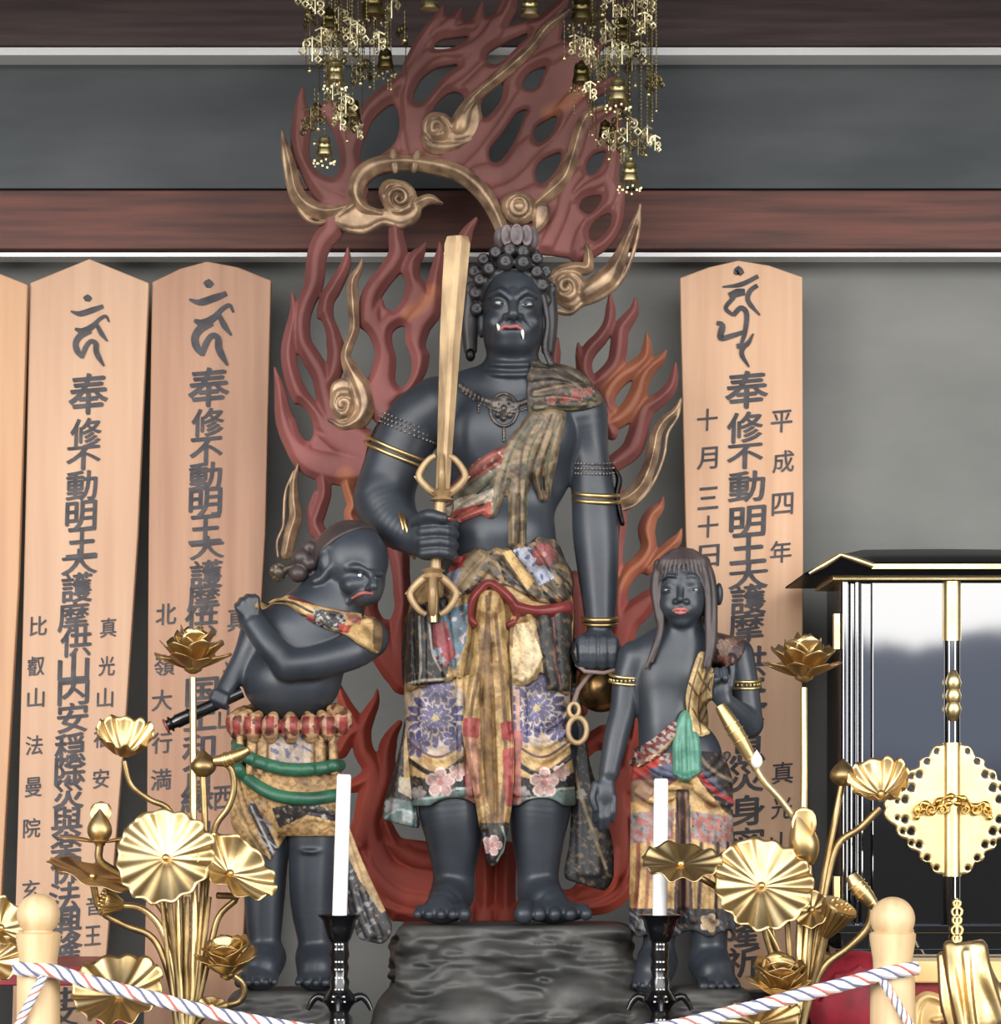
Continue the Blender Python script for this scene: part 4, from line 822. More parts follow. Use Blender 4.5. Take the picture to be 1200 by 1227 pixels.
drape('overskirt_flap', (474, 578, 712, 834), [[(486, 736), (520, 722), (560, 716), (566, 760), (556, 800), (540, 818), (512, 822), (484, 824)]], [([(490, 738), (488, 780), (490, 820)], (5, 8, 8), 6, 5), ([(506, 734), (506, 780), (508, 820)], (6, 7, 6), 6, 5), ([(524, 730), (530, 770), (538, 812)], (6, 8, 6), 6, 5), ([(544, 726), (550, 760), (552, 800)], (7, 8, 5), 6, 5), ([(560, 722), (558, 770), (552, 812)], (5, 6, 4), 6, 6)], fp, fmS, 5)
drape('overskirt_flap', (604, 700, 726, 840), [[(612, 744), (640, 732), (684, 732), (690, 780), (690, 826), (664, 828), (648, 808), (632, 822), (614, 816)]], [([(620, 744), (632, 780), (626, 814)], (5, 9, 8), 6, 6), ([(634, 742), (644, 780), (638, 812)], (5, 7, 6), 6, 6), ([(650, 738), (658, 780), (662, 824)], (7, 8, 7), 6, 5), ([(670, 736), (676, 780), (680, 826)], (7, 9, 8), 6, 5)], fp, fmS, 5)
def tp(x, y, q):
    p = Paint(x, y, BLK); p.poly([(494, 826), (502, 840), (500, 945), (484, 938), (486, 880)], (214, 178, 116)).poly([(480, 930), (501, 940), (500, 960), (478, 948)], (190, 176, 150)).poly([(468, 955), (500, 962), (500, 1000), (456, 985)], TEAL).flower(470, 966, 10, 5, (150, 150, 150)).flower(490, 978, 8, 5, (160, 166, 164)).stroke([(462, 980), (478, 970), (498, 975)], 1.3, (170, 190, 186))
    p.stroke([(684, 870), (690, 930), (708, 990), (726, 1040)], 1.8, (140, 124, 92)).speck((110, 96, 70), .16, 1.0, 4, [(690, 900), (740, 900), (740, 1066), (690, 1066)]).flower(696, 952, 7, 5, (140, 132, 120)).flower(712, 1000, 9, 5, (104, 100, 84))
    return p.c
for nm, ch in (('robe_tail', [(498, 822, 10, 7), (493, 880, 12, 10), (486, 930, 14, 15), (480, 972, 14, 21), (482, 985, 14, 22)]), ('robe_tail', [(688, 826, 6, 8), (692, 900, 4, 12), (702, 960, 4, 18), (708, 1010, 6, 26), (706, 1044, 6, 30)])):
    xs = [c_[0] for c_ in ch]; s = SDF((min(xs) - 40, max(xs) + 40), (-30, 60), (810, 1080), 1.5); s.chain(ch, 0, flat=.45)
    n0 = ch[-1][0]
    for dx in (-10, 0, 10): s.chain([(ch[0][0] + dx * .3, ch[0][1], ch[0][2] + 4, 3), (ch[2][0] + dx * .7, ch[2][1], ch[2][2] + 8, 4), (n0 + dx, ch[-1][1] + 2, ch[-1][2] + 11, 5)], 4)
    yb = 988 if n0 < 600 else 1062
    s.fn(lambda X, Q, Y: (yb + (X - n0) * (.25 if n0 < 600 else .3)) - Y + 0 * Q, (0 + min(xs) - 40, -30, 960), (max(xs) + 40, 60, 1080), 2, 's'); s.mesh(nm, M_CLOTH, FM, statue, 2, tp)
# ribbons beside the arms
drape('arm_ribbon', (728, 752, 556, 634), [], [([(735, 560), (742, 575), (739, 595), (742, 612), (746, 628)], (2, 4, 4, 4, 3), 4, 3)], None, lambda x, y: 0 * x, 6, m=M_SCROLL)
drape('arm_ribbon', (432, 466, 500, 556), [], [([(460, 502), (452, 515), (446, 530), (440, 548)], (2, 3.4, 3.6, 2.4), 4, 3)], None, lambda x, y: 0 * x, 6, m=M_SCROLL)
# sword held upright: a thing of its own
QS = 76
sword = thing('ritual_sword', 'upright pale gold sword with prong-caged hilt in the fist of the large statue', 'sword', FM(522, 748, QS))
mb = MB(); V = []
sec = [(549.5, 297, 12.5, QS - 2), (549.5, 306, 15.5, QS - 2), (546, 350, 14.6, QS - 1), (541, 420, 12.6, QS), (537, 500, 10.6, QS), (534, 560, 9, QS), (532, 598, 8.4, QS)]
for x, y, w_, q in sec: V += [FM(x - w_, y, q), FM(x - w_ * .12, y, q + 6), FM(x + w_ * .3, y, q + 6.4), FM(x + w_, y, q), FM(x, y, q - 6)]
n = len(sec); mb.add(V, [(i * 5 + j, i * 5 + (j + 1) % 5, (i + 1) * 5 + (j + 1) % 5, (i + 1) * 5 + j) for i in range(n - 1) for j in range(5)] + [(4, 3, 2, 1, 0), tuple((n - 1) * 5 + j for j in range(5))])
mb.build('blade', M_SWORD, sword, False, bevel=.0012)
mb = MB(); mb.tube([FM(531, 596, QS), FM(528, 625, QS), FM(524, 676, QS), FM(523.5, 700, QS)], 6.5 * k, 12)
mb.build('grip', M_SWORD, sword, True)
def cage(cx, cy, sg, name):
    mb = MB()
    for a in range(4):
        an = a * math.pi / 2; ca, sa = math.cos(an), math.sin(an)
        pr = [(4, 0), (14, -6), (25, -17), (27, -24), (22, -34), (15, -42), (8, -46)]
        mb.tube([FM(cx + r * ca, cy + sg * h_, QS + r * sa * .7) for r, h_ in cat(pr, 3)], [5.2 * k * (1 - .3 * i / 20) for i in range(len(cat(pr, 3)))], 8)
        mb.tube([FM(cx + 25 * ca, cy - sg * 18, QS + 25 * sa * .7), FM(cx + 33 * ca, cy - sg * 22, QS + 33 * sa * .7)], [5 * k, .8 * k], 6)
    mb.lathe(FM(cx, cy + sg * 9, QS), [(6 * k, 0), (15 * k, 3 * k), (9 * k, 7 * k), (13 * k, 12 * k), (6 * k, 17 * k)] if sg > 0 else [(6 * k, -17 * k), (13 * k, -12 * k), (9 * k, -7 * k), (15 * k, -3 * k), (6 * k, 0)], 16)
    mb.build(name, M_SWORD, sword, True)
cage(531.5, 601, 1, 'hand_guard'); cage(521, 695, -1, 'pommel')
mb = MB(); mb.tube([FM(521, 695, QS), FM(521, 720, QS), FM(521.5, 750, QS)], [5 * k, 7 * k, 5 * k], 8); mb.build('pommel_prong', M_GOLDP, sword, True)
# coiled cord with brass disc and ring in the left fist
QC = 16
cord = thing('lasso_coil', 'old brass disc and ring pendant hanging from the lowered fist', 'lasso', FM(712, 890, QC))
mb = MB(); mb.lathe(FM(720, 824, QC - 8), [(29 * k, -4 * k), (30 * k, 3 * k), (26 * k, 7 * k), (24 * k, 4 * k), (14 * k, 12 * k), (4 * k, 16 * k), (0, 16.5 * k)], 32, (0, -1, 0)); mb.build('disc', mat('aged_brass_disc', lin(150, 116, 70), .36, .9, col2=lin(70, 54, 38), scale=25), cord, True)
mb = MB(); mb.tube([FM(691 + 11 * math.cos(a), 876 + 15 * math.sin(a), QC + 30) for a in np.linspace(0, 6.2832, 32)], 3.4 * k, 8); mb.tube([FM(687 + 6 * math.cos(a), 852 + 8 * math.sin(a), QC + 30) for a in np.linspace(0, 6.2832, 24)], 2.6 * k, 8)
mb.build('ring', M_SWORD, cord, True)
mb = MB(); mb.tube([FM(718, 800, QC + 8), FM(704, 812, QC + 6), FM(692, 828, QC + 20), FM(686, 846, QC + 30)], 3 * k, 8); mb.tube([FM(690, 797, QC + 16), FM(700, 806, QC + 20), FM(722, 808, QC + 22), FM(742, 803, QC + 16)], 2.6 * k, 8); mb.build('cord', mat('grey_cord', lin(120, 100, 92), .6), cord, True)
# ---------------------------------------------------------------- rock pedestal
def rockf(s, x0, x1, y0, q0, q1, splay=0.3, rnd=14, seed=1, amp=7):
    def f(X, Q, Y):
        g = np.maximum(Y - y0, 0) * splay
        n = noise3(X, Y * 2.2, Q, .035, seed) * amp + noise3(X * .6, Y * 2.6, Q * .8, .11, seed + 1) * amp * .4
        n = n * np.clip((Y - y0 - 1) / 16, 0.0, 1) + 3.0 * np.abs(np.sin(Y * .15 + 2.6 * np.sin(X * .022 + seed) + 1.8 * noise3(X, Y, Q, .025, seed + 4))) * np.clip((Y - y0 - 4) / 12, 0, 1)
        dx = np.maximum(x0 - g - X, X - x1 - g); dq = np.maximum(q0 - Q, Q - q1 - g); dy = y0 - Y
        return smax(smax(dx, dq, rnd * 2), dy + 0 * X, rnd) + n
    s.fn(f, (s.o[0], s.o[1], y0 - 20), (1e4, 1e4, 1e4), 6, 'u')
RK = SDF((400, 840), (-110, 150), (1088, 1277), 2.5)
rockf(RK, 478, 752, 1106, -70, 84, .12, 12, 1, 8); rockf(RK, 476, 752, 1190, -60, 104, .18, 18, 3, 11)
RK.ell((494, 1222, 60), (46, 50, 46), 8); RK.ell((484, 1250, 70), (48, 40, 40), 8); RK.ell((748, 1232, 40), (40, 44, 46), 8); RK.ell((560, 1215, 92), (60, 34, 30), 12); RK.ell((690, 1190, 84), (40, 30, 30), 12)
rock = tag(RK.mesh('rock_pedestal', M_ROCK, FM, None, 1), 'large dark carved rock under the feet of the sword-bearing statue', 'rock base', 'carved rock bases')
RK = SDF((255, 462), (-30, 160), (1160, 1277), 2.5); rockf(RK, 284, 420, 1180, 10, 130, .08, 14, 5, 5); tag(RK.mesh('rock_pedestal', M_ROCK, FM, None, 1), 'low dark rock under the feet of the stooping left attendant', 'rock base', 'carved rock bases')
RK = SDF((745, 930), (-30, 160), (1160, 1277), 2.5); rockf(RK, 800, 892, 1178, 10, 120, .08, 14, 9, 5); tag(RK.mesh('rock_pedestal', M_ROCK, FM, None, 1), 'low dark rock under the feet of the long-haired right attendant', 'rock base', 'carved rock bases')
# ---------------------------------------------------------------- left attendant: crouching, arms crossed, holding a rod
FL = Frame(-0.14)
left = thing('attendant_statue', 'stooping bald-browed attendant with crossed arm and green sash, at left', 'statue', FL(350, 1184, 0), 'attendant statues')
A = SDF((250, 482), (-62, 100), (618, 1192), 1.4)
A.ell((350, 816, 6), (59, 47, 54), 0); A.ell((366, 762, 0), (66, 50, 46), 24); A.ell((392, 730, 0), (44, 34, 40), 18)
A.chain([(380, 735, -4, 36), (405, 705, 0, 34)], 14)
A.ell((423, 672, 6), (43, 44, 42), 4); A.ell((436, 702, 18), (26, 24, 30), 10); A.ell((440, 716, 26), (17, 11, 18), 7)
A.chain([(420, 684, 44, 4), (432, 684, 50, 4.6), (444, 690, 48, 4)], 3); A.chain([(450, 690, 44, 4), (458, 690, 36, 3.6)], 3)
A.ell((433, 694, 54), (8, 4, 8), 4, 's'); A.chain([(447, 690, 46, 3.6), (450, 700, 51, 4.6), (450, 706, 53, 5.4)], 3); A.ell((444, 708, 49), (4, 3.4, 4), 2)
A.ell((424, 704, 38), (12, 10, 12), 6); A.chain([(437, 712, 46, 2.6), (428, 716, 42, 2.4), (420, 724, 34, 2)], 3); A.ell((442, 716, 50), (11, 1.5, 6), 2, 's', rot=.15)
# ear
A.chain([(388, 664, 28, 5), (396, 658, 32, 5), (404, 664, 34, 5), (404, 676, 36, 4.6), (396, 686, 36, 4.6), (388, 696, 32, 5.4), (380, 699, 30, 5)], 3); A.ell((393, 676, 30), (9, 14, 8), 3)
A.chain([(442, 766, 20, 25), (424, 782, 42, 22), (384, 796, 58, 20), (352, 800, 62, 18.5)], 6); A.chain([(352, 800, 62, 18.5), (328, 776, 58, 16.5), (310, 752, 50, 15)], 5)
A.ell((303, 738, 46), (15, 20, 13), 5)
for i, (x, y) in enumerate(((292, 732), (297, 726), (304, 722), (311, 722))): A.chain([(302 + i * 3, 742 - i * 2, 54, 6), (x, y, 54, 5.6), (x - 3, y - 3, 44, 5)], 1.5, cm=False)
A.chain([(312, 752, 8, 22), (296, 785, 12, 15), (281, 812, 18, 12.5), (268, 834, 26, 10.5)], 8); A.ell((265, 836, 28), (12, 10, 10), 4)
for i in range(4): A.chain([(262 + i * 4, 830 + i * 2, 36, 4.4), (260 + i * 4, 838 + i * 2, 38, 4.4), (262 + i * 4, 845 + i * 1, 32, 4)], 1.2, cm=False)
A.chain([(376, 930, 10, 33), (375, 1010, 8, 29), (374, 1080, 6, 25.5), (378, 1130, 4, 20), (379, 1158, 2, 19)], 6); A.chain([(322, 930, -6, 33), (318, 1030, -8, 27), (316, 1095, -8, 23), (317, 1140, -8, 18), (318, 1158, -8, 18)], 6)
A.chain([(348, 1014, 10, 3), (374, 1020, 38, 3), (402, 1014, 10, 3)], 3)
foot(A, 379, 1158, 4, 382, 46, sg=-1, q1=52); foot(A, 318, 1158, -6, 312, 44, sg=1, q1=46)
fmA = front_map(A); A.mesh('body', M_BODY, FL, left, 2); fa = lambda x, y: float(fmA(np.array([x]), np.array([y]))[0])
blob('eye', M_WHITE, FL, left, (434, 692.5, fa(434, 692) - .6), (4.2, 2.8, 1.8)); blob('pupil', M_LACQ2, FL, left, (436.5, 693, fa(436, 693) + .4), (1.8, 2, 1.2)); blob('eye', M_WHITE, FL, left, (451.5, 697, fa(451, 697) - .6), (1.8, 1.8, 1.6))
s = SDF((418, 458), (20, 70), (706, 728), .8); s.chain([(424, 719.5, fa(424, 719), 1.6), (436, 714, fa(436, 714) + 1, 2.4), (448, 714, fa(448, 714) + 1, 2)], 1, step=2); s.mesh('lips', M_LIP, FL, left, 1)
Hh = SDF((318, 475), (-50, 62), (622, 712), 1.3)
Hh.ell((421, 670, 4), (46.5, 46.5, 45), 0)
F0 = Hh.F; Hh.F = smax(F0, ((Hh.Y - 650) * .75 + (Hh.X - 408) * .5 + (Hh.Q) * .38 - 14), 4).astype(np.float32)
for (x, y, q, r) in ((362, 669, 6, 12), (358, 688, 8, 12), (371, 656, 2, 9), (378, 690, -4, 12), (372, 676, 10, 9), (384, 706, 4, 7)): Hh.ell((x, y, q), (r, r * .9, r), 3)
Hh.mesh('hair', M_HAIR, FL, left, 1)
s = SDF((320, 360), (-12, 24), (670, 702), 1.0); rg = random.Random(2)
for i in range(26):
    a, b_ = rg.uniform(0, 6.28), rg.uniform(-1, 1); s.ell((334 + 8 * math.cos(a) * math.sqrt(1 - b_ * b_), 686 + 9 * b_, 6 + 8 * math.sin(a) * math.sqrt(1 - b_ * b_)), (3, 3, 3), .6)
s.ell((334, 686, 6), (9, 9, 9), 1); s.chain([(338, 684, 6, 5), (352, 680, 6, 5)], 2, cm=False); s.mesh('hair_ornament', mat('dull_bronze_bead', lin(110, 96, 80), .4, .6, col2=lin(60, 54, 48), scale=40), FL, left, 1)
def scp(x, y, q):
    p = Paint(x, y, (214, 178, 118)); p.stroke([(316, 722), (350, 724), (380, 738), (410, 746)], 1.6, BLK).stroke([(330, 728), (360, 738), (384, 746)], 1.4, (90, 64, 48)).stroke([(350, 718), (390, 728), (420, 734)], 2.4, (120, 56, 54)).poly([(372, 738), (384, 742), (382, 756), (370, 748)], (176, 78, 76))
    p.poly([(380, 732), (418, 738), (414, 760), (380, 752)], (60, 60, 64)).speck((186, 180, 172), .5, .3, 3, [(380, 732), (418, 738), (414, 760), (380, 752)]).poly([(408, 750), (424, 752), (420, 762), (408, 758)], (178, 74, 60)).poly([(418, 738), (436, 742), (434, 752), (420, 746)], (190, 120, 110)).poly([(448, 730), (470, 730), (470, 790), (450, 780)], (120, 94, 62))
    return p.c
drape('scarf', (304, 464, 706, 790), [[(400, 744), (424, 738), (448, 738), (460, 756), (456, 784), (442, 778), (420, 764)]], [([(314, 730), (328, 720), (350, 722), (376, 738), (404, 750), (432, 752)], (4, 6, 7, 9, 9, 8), 4, 5), ([(330, 720), (356, 722), (386, 734), (416, 740), (444, 744)], (3, 4, 5, 6, 6), 6, 4), ([(404, 752), (424, 758), (442, 770), (450, 776)], (5, 8, 10, 8), 4, 4)], scp, fmA, 2, fr=FL, parent=left)
SK = SDF((262, 436), (-66, 96), (846, 1062), 1.4)
SK.chain([(346, 868, 2, 56), (346, 920, 4, 60), (350, 952, 4, 56)], 0); SK.chain([(374, 940, 12, 38), (375, 985, 10, 36)], 6); SK.chain([(318, 940, -4, 38), (312, 985, -4, 34), (330, 1030, 6, 12), (340, 1048, 12, 4)], 6)
for i in range(9): SK.chain([(292 + i * 13.5, 878, 40 + 16 * math.sin(i / 8 * math.pi), 4), (290 + i * 14, 925, 46 + 16 * math.sin(i / 8 * math.pi), 5)], 3)
for y in (968, 980): SK.chain([(344, y + 12, 36, 3), (374, y, 48, 3), (404, y + 6, 36, 3)], 4)
for d in (0, 12, 24): SK.chain([(286 + d, 935, 30, 4), (302 + d, 985, 34, 4), (332 + d * .4, 1036, 24, 3)], 4)
SK.F = smax(SK.F, np.maximum(864 - SK.Y, (SK.Y - 1002) * 1.0 - np.maximum(344 - SK.X, 0) * 1.6) + 0 * SK.Q, 2).astype(np.float32)
def skp(x, y, q):
    p = Paint(x, y, (200, 162, 108)); p.speck((160, 124, 82), .4, .3, 3)
    for i in range(9): p.stroke([(299 + i * 13.5, 874), (297 + i * 14, 925)], 1.5, (92, 66, 52))
    p.poly([(328, 880), (378, 880), (376, 918), (330, 918)], (176, 160, 150), .8).speck((92, 96, 120), .3, .4, 5, [(328, 880), (378, 880), (376, 918), (330, 918)])
    p.poly([(330, 968), (372, 960), (404, 972), (404, 984), (372, 976), (338, 992)], (52, 50, 52)).speck((170, 160, 150), .4, .7, 3, [(330, 968), (372, 960), (404, 972), (404, 984), (372, 976), (338, 992)])
    p.stroke([(306, 968), (322, 1000), (342, 1046)], 6, (60, 58, 62)).stroke([(304, 966), (320, 1000), (342, 1048)], 1.2, (190, 188, 190)).speck((170, 170, 176), .45, .5, 8, [(298, 960), (320, 960), (348, 1050), (330, 1050)])
    p.stroke([(276, 950), (296, 990), (330, 1040)], 2, (214, 184, 130))
    return p.c
fmK = front_map(SK); SK.mesh('skirt', M_CLOTH, FL, left, 2, skp)
s = SDF((262, 432), (-70, 92), (836, 902), 1.4)
for i in range(-2, 12):
    a = math.pi * (1.06 + i / 9.5 * -1.12); x, q = 347 + 64 * math.cos(a), 4 + 60 * math.sin(a); y = 864 + 8 * math.sin(max(a, 0)) - (4 if x > 400 else 0)
    s.chain([(347 + (x - 347) * .86, y - 12, 4 + (q - 4) * .86, 6), (x, y, q + 4, 12), (x, y + 13, q - 1, 8)], 2)
def frp(x, y, q):
    p = Paint(x, y, (190, 150, 104)); u = np.sin(x * .45 + 1); p.put((y > 860) & (y < 882), (160, 64, 60)).put((y > 856) & (u > .55), (206, 164, 132)).put(y > 881, (190, 150, 108)).speck((98, 54, 48), .2, .6, 4); return p.c
s.mesh('waist_frill', M_CLOTH, FL, left, 1, frp)
def loop(pts, r, fm, dq, fr, name, m, parent, flat=.6, h=1.2):
    P = cat([(x, y, 0) for x, y in pts], 5); xs, ys = P[:, 0], P[:, 1]
    q = fm(xs, ys) + dq
    s = SDF((xs.min() - 14, xs.max() + 14), (q.min() - 16, q.max() + 16), (ys.min() - 14, ys.max() + 14), h)
    s.chain([(a, b_, c_, r) for a, b_, c_ in zip(xs, ys, q)], 1, cm=False); return s.mesh(name, m, fr, parent, 2)
loop([(281, 890), (296, 904), (316, 914), (347, 922), (380, 922), (407, 917)], 8, fmK, 2, FL, 'sash', M_BELT, left); loop([(281, 912), (300, 932), (322, 947), (345, 955), (376, 957), (404, 953)], 8, fmK, 2, FL, 'sash', M_BELT, left)
s = SDF((390, 492), (-40, 40), (970, 1160), 1.4); s.chain([(408, 985, -8, 8), (420, 1030, -6, 13), (436, 1082, -4, 20), (448, 1112, -4, 22)], 0, flat=.4)
for d in (-8, 4): s.chain([(410 + d * .2, 990, -2, 3), (436 + d, 1082, 5, 4), (450 + d, 1120, 6, 5)], 4)
s.F = smax(s.F, (s.Y - 1130 - (s.X - 448) * .25) + 0 * s.Q, 2).astype(np.float32)
def trp(x, y, q):
    p = Paint(x, y, (66, 66, 70)); p.speck((150, 150, 150), .32, .55, 3).poly([(412, 980), (424, 1000), (444, 1050), (466, 1090), (456, 1094), (430, 1052), (414, 1020)], (206, 172, 124)); return p.c
s.mesh('robe_tail', M_CLOTH, FL, left, 2, trp)
rod = thing('short_staff', 'dark staff with ringed tip held low behind the stooping attendant', 'staff', FL(236, 876, 30))
mb = MB(); pa, pb = FL(203, 871, 34), FL(292, 830, 20); mb.tube([pa, pa.lerp(pb, .12), pa.lerp(pb, .14), pa.lerp(pb, .5), pb], [6.5 * FL.k, 7 * FL.k, 8.5 * FL.k, 8 * FL.k, 7 * FL.k], 12); mb.build('shaft', M_LACQ2, rod, True)
dv = (pb - pa).normalized(); e1 = dv.cross(Vector((0, 1, 0))).normalized(); e2 = dv.cross(e1)
for off_ in (0, 0.012, 0.06):
    mb = MB(); mb.tube([pa + dv * off_ + (e1 * math.cos(a) + e2 * math.sin(a)) * 8.2 * FL.k for a in np.linspace(0, 6.2832, 20)], 1.5 * FL.k, 6); mb.build('collar', M_SCROLL if off_ else mat('dull_red_metal', lin(132, 70, 64), .4, .4), rod, True)
# ---------------------------------------------------------------- right attendant: slender youth with long hair
FR = Frame(-0.10)
right = thing('attendant_statue', 'slender long-haired attendant with raised hand and striped robe, at right', 'statue', FR(818, 1186, 0), 'attendant statues')
A = SDF((698, 922), (-52, 88), (652, 1194), 1.3)
A.ell((804, 812, 0), (48, 62, 34), 0); A.ell((798, 868, 2), (33, 48, 32), 14); A.chain([(816, 780, 2, 26), (817, 750, 4, 25)], 10); A.chain([(762, 786, 0, 18), (800, 776, 0, 20), (848, 776, 0, 20), (882, 782, 0, 18)], 14); A.ell((816, 910, 0), (50, 50, 34), 14)
A.chain([(760, 790, 0, 20), (751, 820, 2, 17), (747, 850, 4, 16), (739, 880, 8, 15), (730, 925, 14, 12.5)], 6)
A.ell((725, 950, 18), (13, 20, 9), 6)
for x, y, r, L_ in ((714, 962, 4.2, 22), (721, 966, 4.4, 26), (728, 966, 4.2, 24), (735, 962, 3.8, 20)): A.chain([(x, y - 6, 20, r + .6), (x - .5, y + L_ * .55, 22, r), (x - 1, y + L_, 18, r - .8)], 1.2, cm=False)
A.chain([(713, 940, 22, 5), (709, 956, 26, 4.4), (713, 970, 26, 3.6)], 2)
A.chain([(884, 786, 0, 20), (892, 825, 2, 18), (897, 866, 6, 17)], 6); A.chain([(897, 868, 8, 17), (884, 856, 26, 13), (866, 842, 42, 11)], 4)
A.ell((860, 828, 46), (14, 18, 9), 4)
for i, (x, y, x2, y2) in enumerate(((850, 818, 847, 812), (857, 814, 855, 806), (864, 813, 864, 805))): A.chain([(x, y + 4, 52, 4.8), (x2, y2, 55, 4.6), (x2 + 1, y2 + 10, 60, 4.2)], 1.2, cm=False)
A.chain([(871, 824, 48, 5.2), (874, 808, 48, 4.6), (875, 790, 46, 3.8)], 1.5, cm=False); A.chain([(848, 836, 50, 5.5), (846, 824, 58, 5), (853, 817, 62, 4)], 1.5, cm=False)
A.chain([(792, 1090, 0, 22), (790, 1130, 0, 19), (788, 1162, 0, 18)], 6); A.chain([(848, 1090, 2, 25), (850, 1130, 2, 20), (850, 1162, 2, 18.5)], 6)
foot(A, 850, 1162, 2, 860, 44, sg=1, q1=52); foot(A, 788, 1162, 0, 778, 40, sg=-1, q1=46)
A.ell((817, 704, 6), (33, 46, 38), 4); A.ell((816, 726, 18), (27, 25, 26), 8); A.ell((815, 746, 32), (10, 7, 9), 6)
for sg in (-1, 1):
    A.ell((814 + sg * 15, 707, 49), (9.5, 4.5, 8), 5, 's'); A.ell((814 + sg * 15, 710, 33), (8.5, 5, 8), 2.5); A.chain([(814 + sg * 25, 699, 33, 1.2), (814 + sg * 16, 693, 40, 1.7), (814 + sg * 7, 693.5, 43, 1.3)], 3); A.ell((814 + sg * 6, 724, 44), (4, 3, 4), 2); A.ell((814 + sg * 14, 728, 27), (9, 11, 11), 9)
A.chain([(814, 700, 41, 2.6), (813, 712, 45, 3), (812.5, 721, 49, 4)], 3); A.ell((813, 735, 38), (12, 8, 9), 5)
A.ell((862, 712, 0), (5, 14, 8), 3)
fmA2 = front_map(A); A.mesh('body', M_BODY, FR, right, 2); fa = lambda x, y: float(fmA2(np.array([x]), np.array([y]))[0])
for x in (799.5, 828.5): 
    blob('eye', M_EYE, FR, right, (x, 709.5, fa(x, 709.5) - .8), (5.6, 1.6, 1.7)); blob('pupil', M_LACQ2, FR, right, (x, 709.5, fa(x, 709.5) + .6), (2, 1.9, 1.2))
s = SDF((800, 828), (28, 62), (728, 744), .7); s.chain([(804, 734.5, fa(804, 734), 1.2), (809, 732.5, fa(809, 733) + .6, 2), (813, 733.4, fa(813, 733) + .8, 1.8), (817, 732.5, fa(817, 733) + .6, 2), (822, 734.5, fa(822, 734), 1.2)], 1, step=2); s.chain([(807, 736.5, fa(807, 737), 1.2), (813, 737.4, fa(813, 738) + .6, 2.0), (819, 736.5, fa(819, 737), 1.2)], 1, step=2); s.mesh('lips', mat('coral_lip_paint', lin(176, 94, 88), .5), FR, right, 1)
Hh = SDF((762, 880), (-44, 62), (648, 812), 1.2)
Hh.ell((819, 704, 0), (40, 48, 42), 0)
Hh.fn(lambda X, Q, Y: smax(np.sqrt(((X - 815) / 29) ** 2 + ((Y - 730) / 46) ** 2) * 29 - 29, 4 - Q, 3), (762, -44, 648), (880, 62, 812), 2, 's')
Hh.chain([(830, 745, -14, 30), (836, 790, -16, 22)], 6)
for i in range(15):
    a = -1.25 + i * 2.5 / 14; x = 817 + 33 * math.sin(a); Hh.chain([(817 + 12 * math.sin(a), 662, 26, 2.6), (817 + 27 * math.sin(a), 674, 37 - 8 * abs(a), 2.8), (x, 690 + 3 * math.cos(i * 2.1), 43 - 17 * abs(a) ** 1.3, 1.6)], 1.2)
for p in ([(788, 676, 18, 5), (784, 705, 22, 5), (787, 735, 26, 4.6), (790, 752, 30, 4.4), (784, 775, 33, 4), (773, 802, 32, 2)], [(792, 676, 22, 3), (790, 710, 26, 3), (792, 742, 30, 3), (788, 770, 35, 3), (780, 795, 34, 1.6)], [(844, 674, 20, 6), (851, 705, 22, 6.5), (852, 740, 26, 6.5), (851, 770, 33, 6), (846, 800, 36, 4), (845, 808, 36, 2)], [(839, 672, 26, 4), (846, 705, 28, 4.5), (847, 745, 32, 4.5), (846, 780, 38, 3.6), (842, 800, 39, 2)]): Hh.chain(p, 2)
Hh.mesh('hair', M_HAIR, FR, right, 1)
band('armlet', M_GOLDP, FR, right, [((749, 810, 3), 18, 18, 1.8, .1, 3), ((748.5, 818, 3), 18, 18, 1.8, .1, 3)]); band('armlet', M_GOLDP, FR, right, [((892, 815, 2), 19, 19, 1.8, 0, 3), ((892.5, 823, 2), 19, 19, 1.8, 0, 3)])
beads('bead_band', M_BRASS, FR, right, [(748.7 + 17.5 * math.cos(a), 814 + 3 * math.sin(a), 3 + 18 * math.sin(a)) for a in np.linspace(0.1, 3, 11)] + [(892.3 + 18.5 * math.cos(a), 819 + 3 * math.sin(a), 2 + 19 * math.sin(a)) for a in np.linspace(0.1, 3, 11)], 2.2)
RS = SDF((744, 894), (-52, 74), (876, 1126), 1.4)
RS.ell((816, 925, 0), (56, 46, 40), 0); RS.chain([(790, 940, 4, 34), (788, 1020, 4, 33), (786, 1110, 0, 32)], 8); RS.chain([(842, 940, 6, 36), (844, 1020, 6, 35), (848, 1110, 2, 34)], 8)
for p in ([(764, 905, 24, 5), (790, 925, 44, 5), (830, 935, 44, 4)], [(762, 922, 24, 5), (786, 940, 42, 5), (812, 944, 46, 4)], [(762, 948, 26, 4), (782, 960, 42, 4), (804, 955, 44, 3)], [(870, 905, 22, 5), (850, 925, 44, 5), (826, 930, 46, 4)], [(872, 935, 24, 5), (850, 945, 44, 5), (828, 935, 46, 4)], [(874, 962, 24, 5), (852, 960, 44, 5), (830, 945, 46, 4)], [(806, 960, 36, 4), (808, 1030, 36, 5), (806, 1100, 32, 5)], [(824, 960, 36, 4), (824, 1030, 38, 5), (828, 1100, 34, 5)], [(772, 990, 30, 3), (768, 1060, 30, 4), (762, 1110, 28, 4)], [(864, 990, 30, 3), (870, 1060, 32, 4), (876, 1110, 28, 4)], [(850, 1000, 42, 4), (852, 1100, 38, 4)]): RS.chain(p, 4)
RS.F = smax(RS.F, np.maximum(RS.Y - 1118 - 4 * np.sin(RS.X * .15), 884 - RS.Y - (RS.X - 816) * 0) + 0 * RS.Q, 2).astype(np.float32)
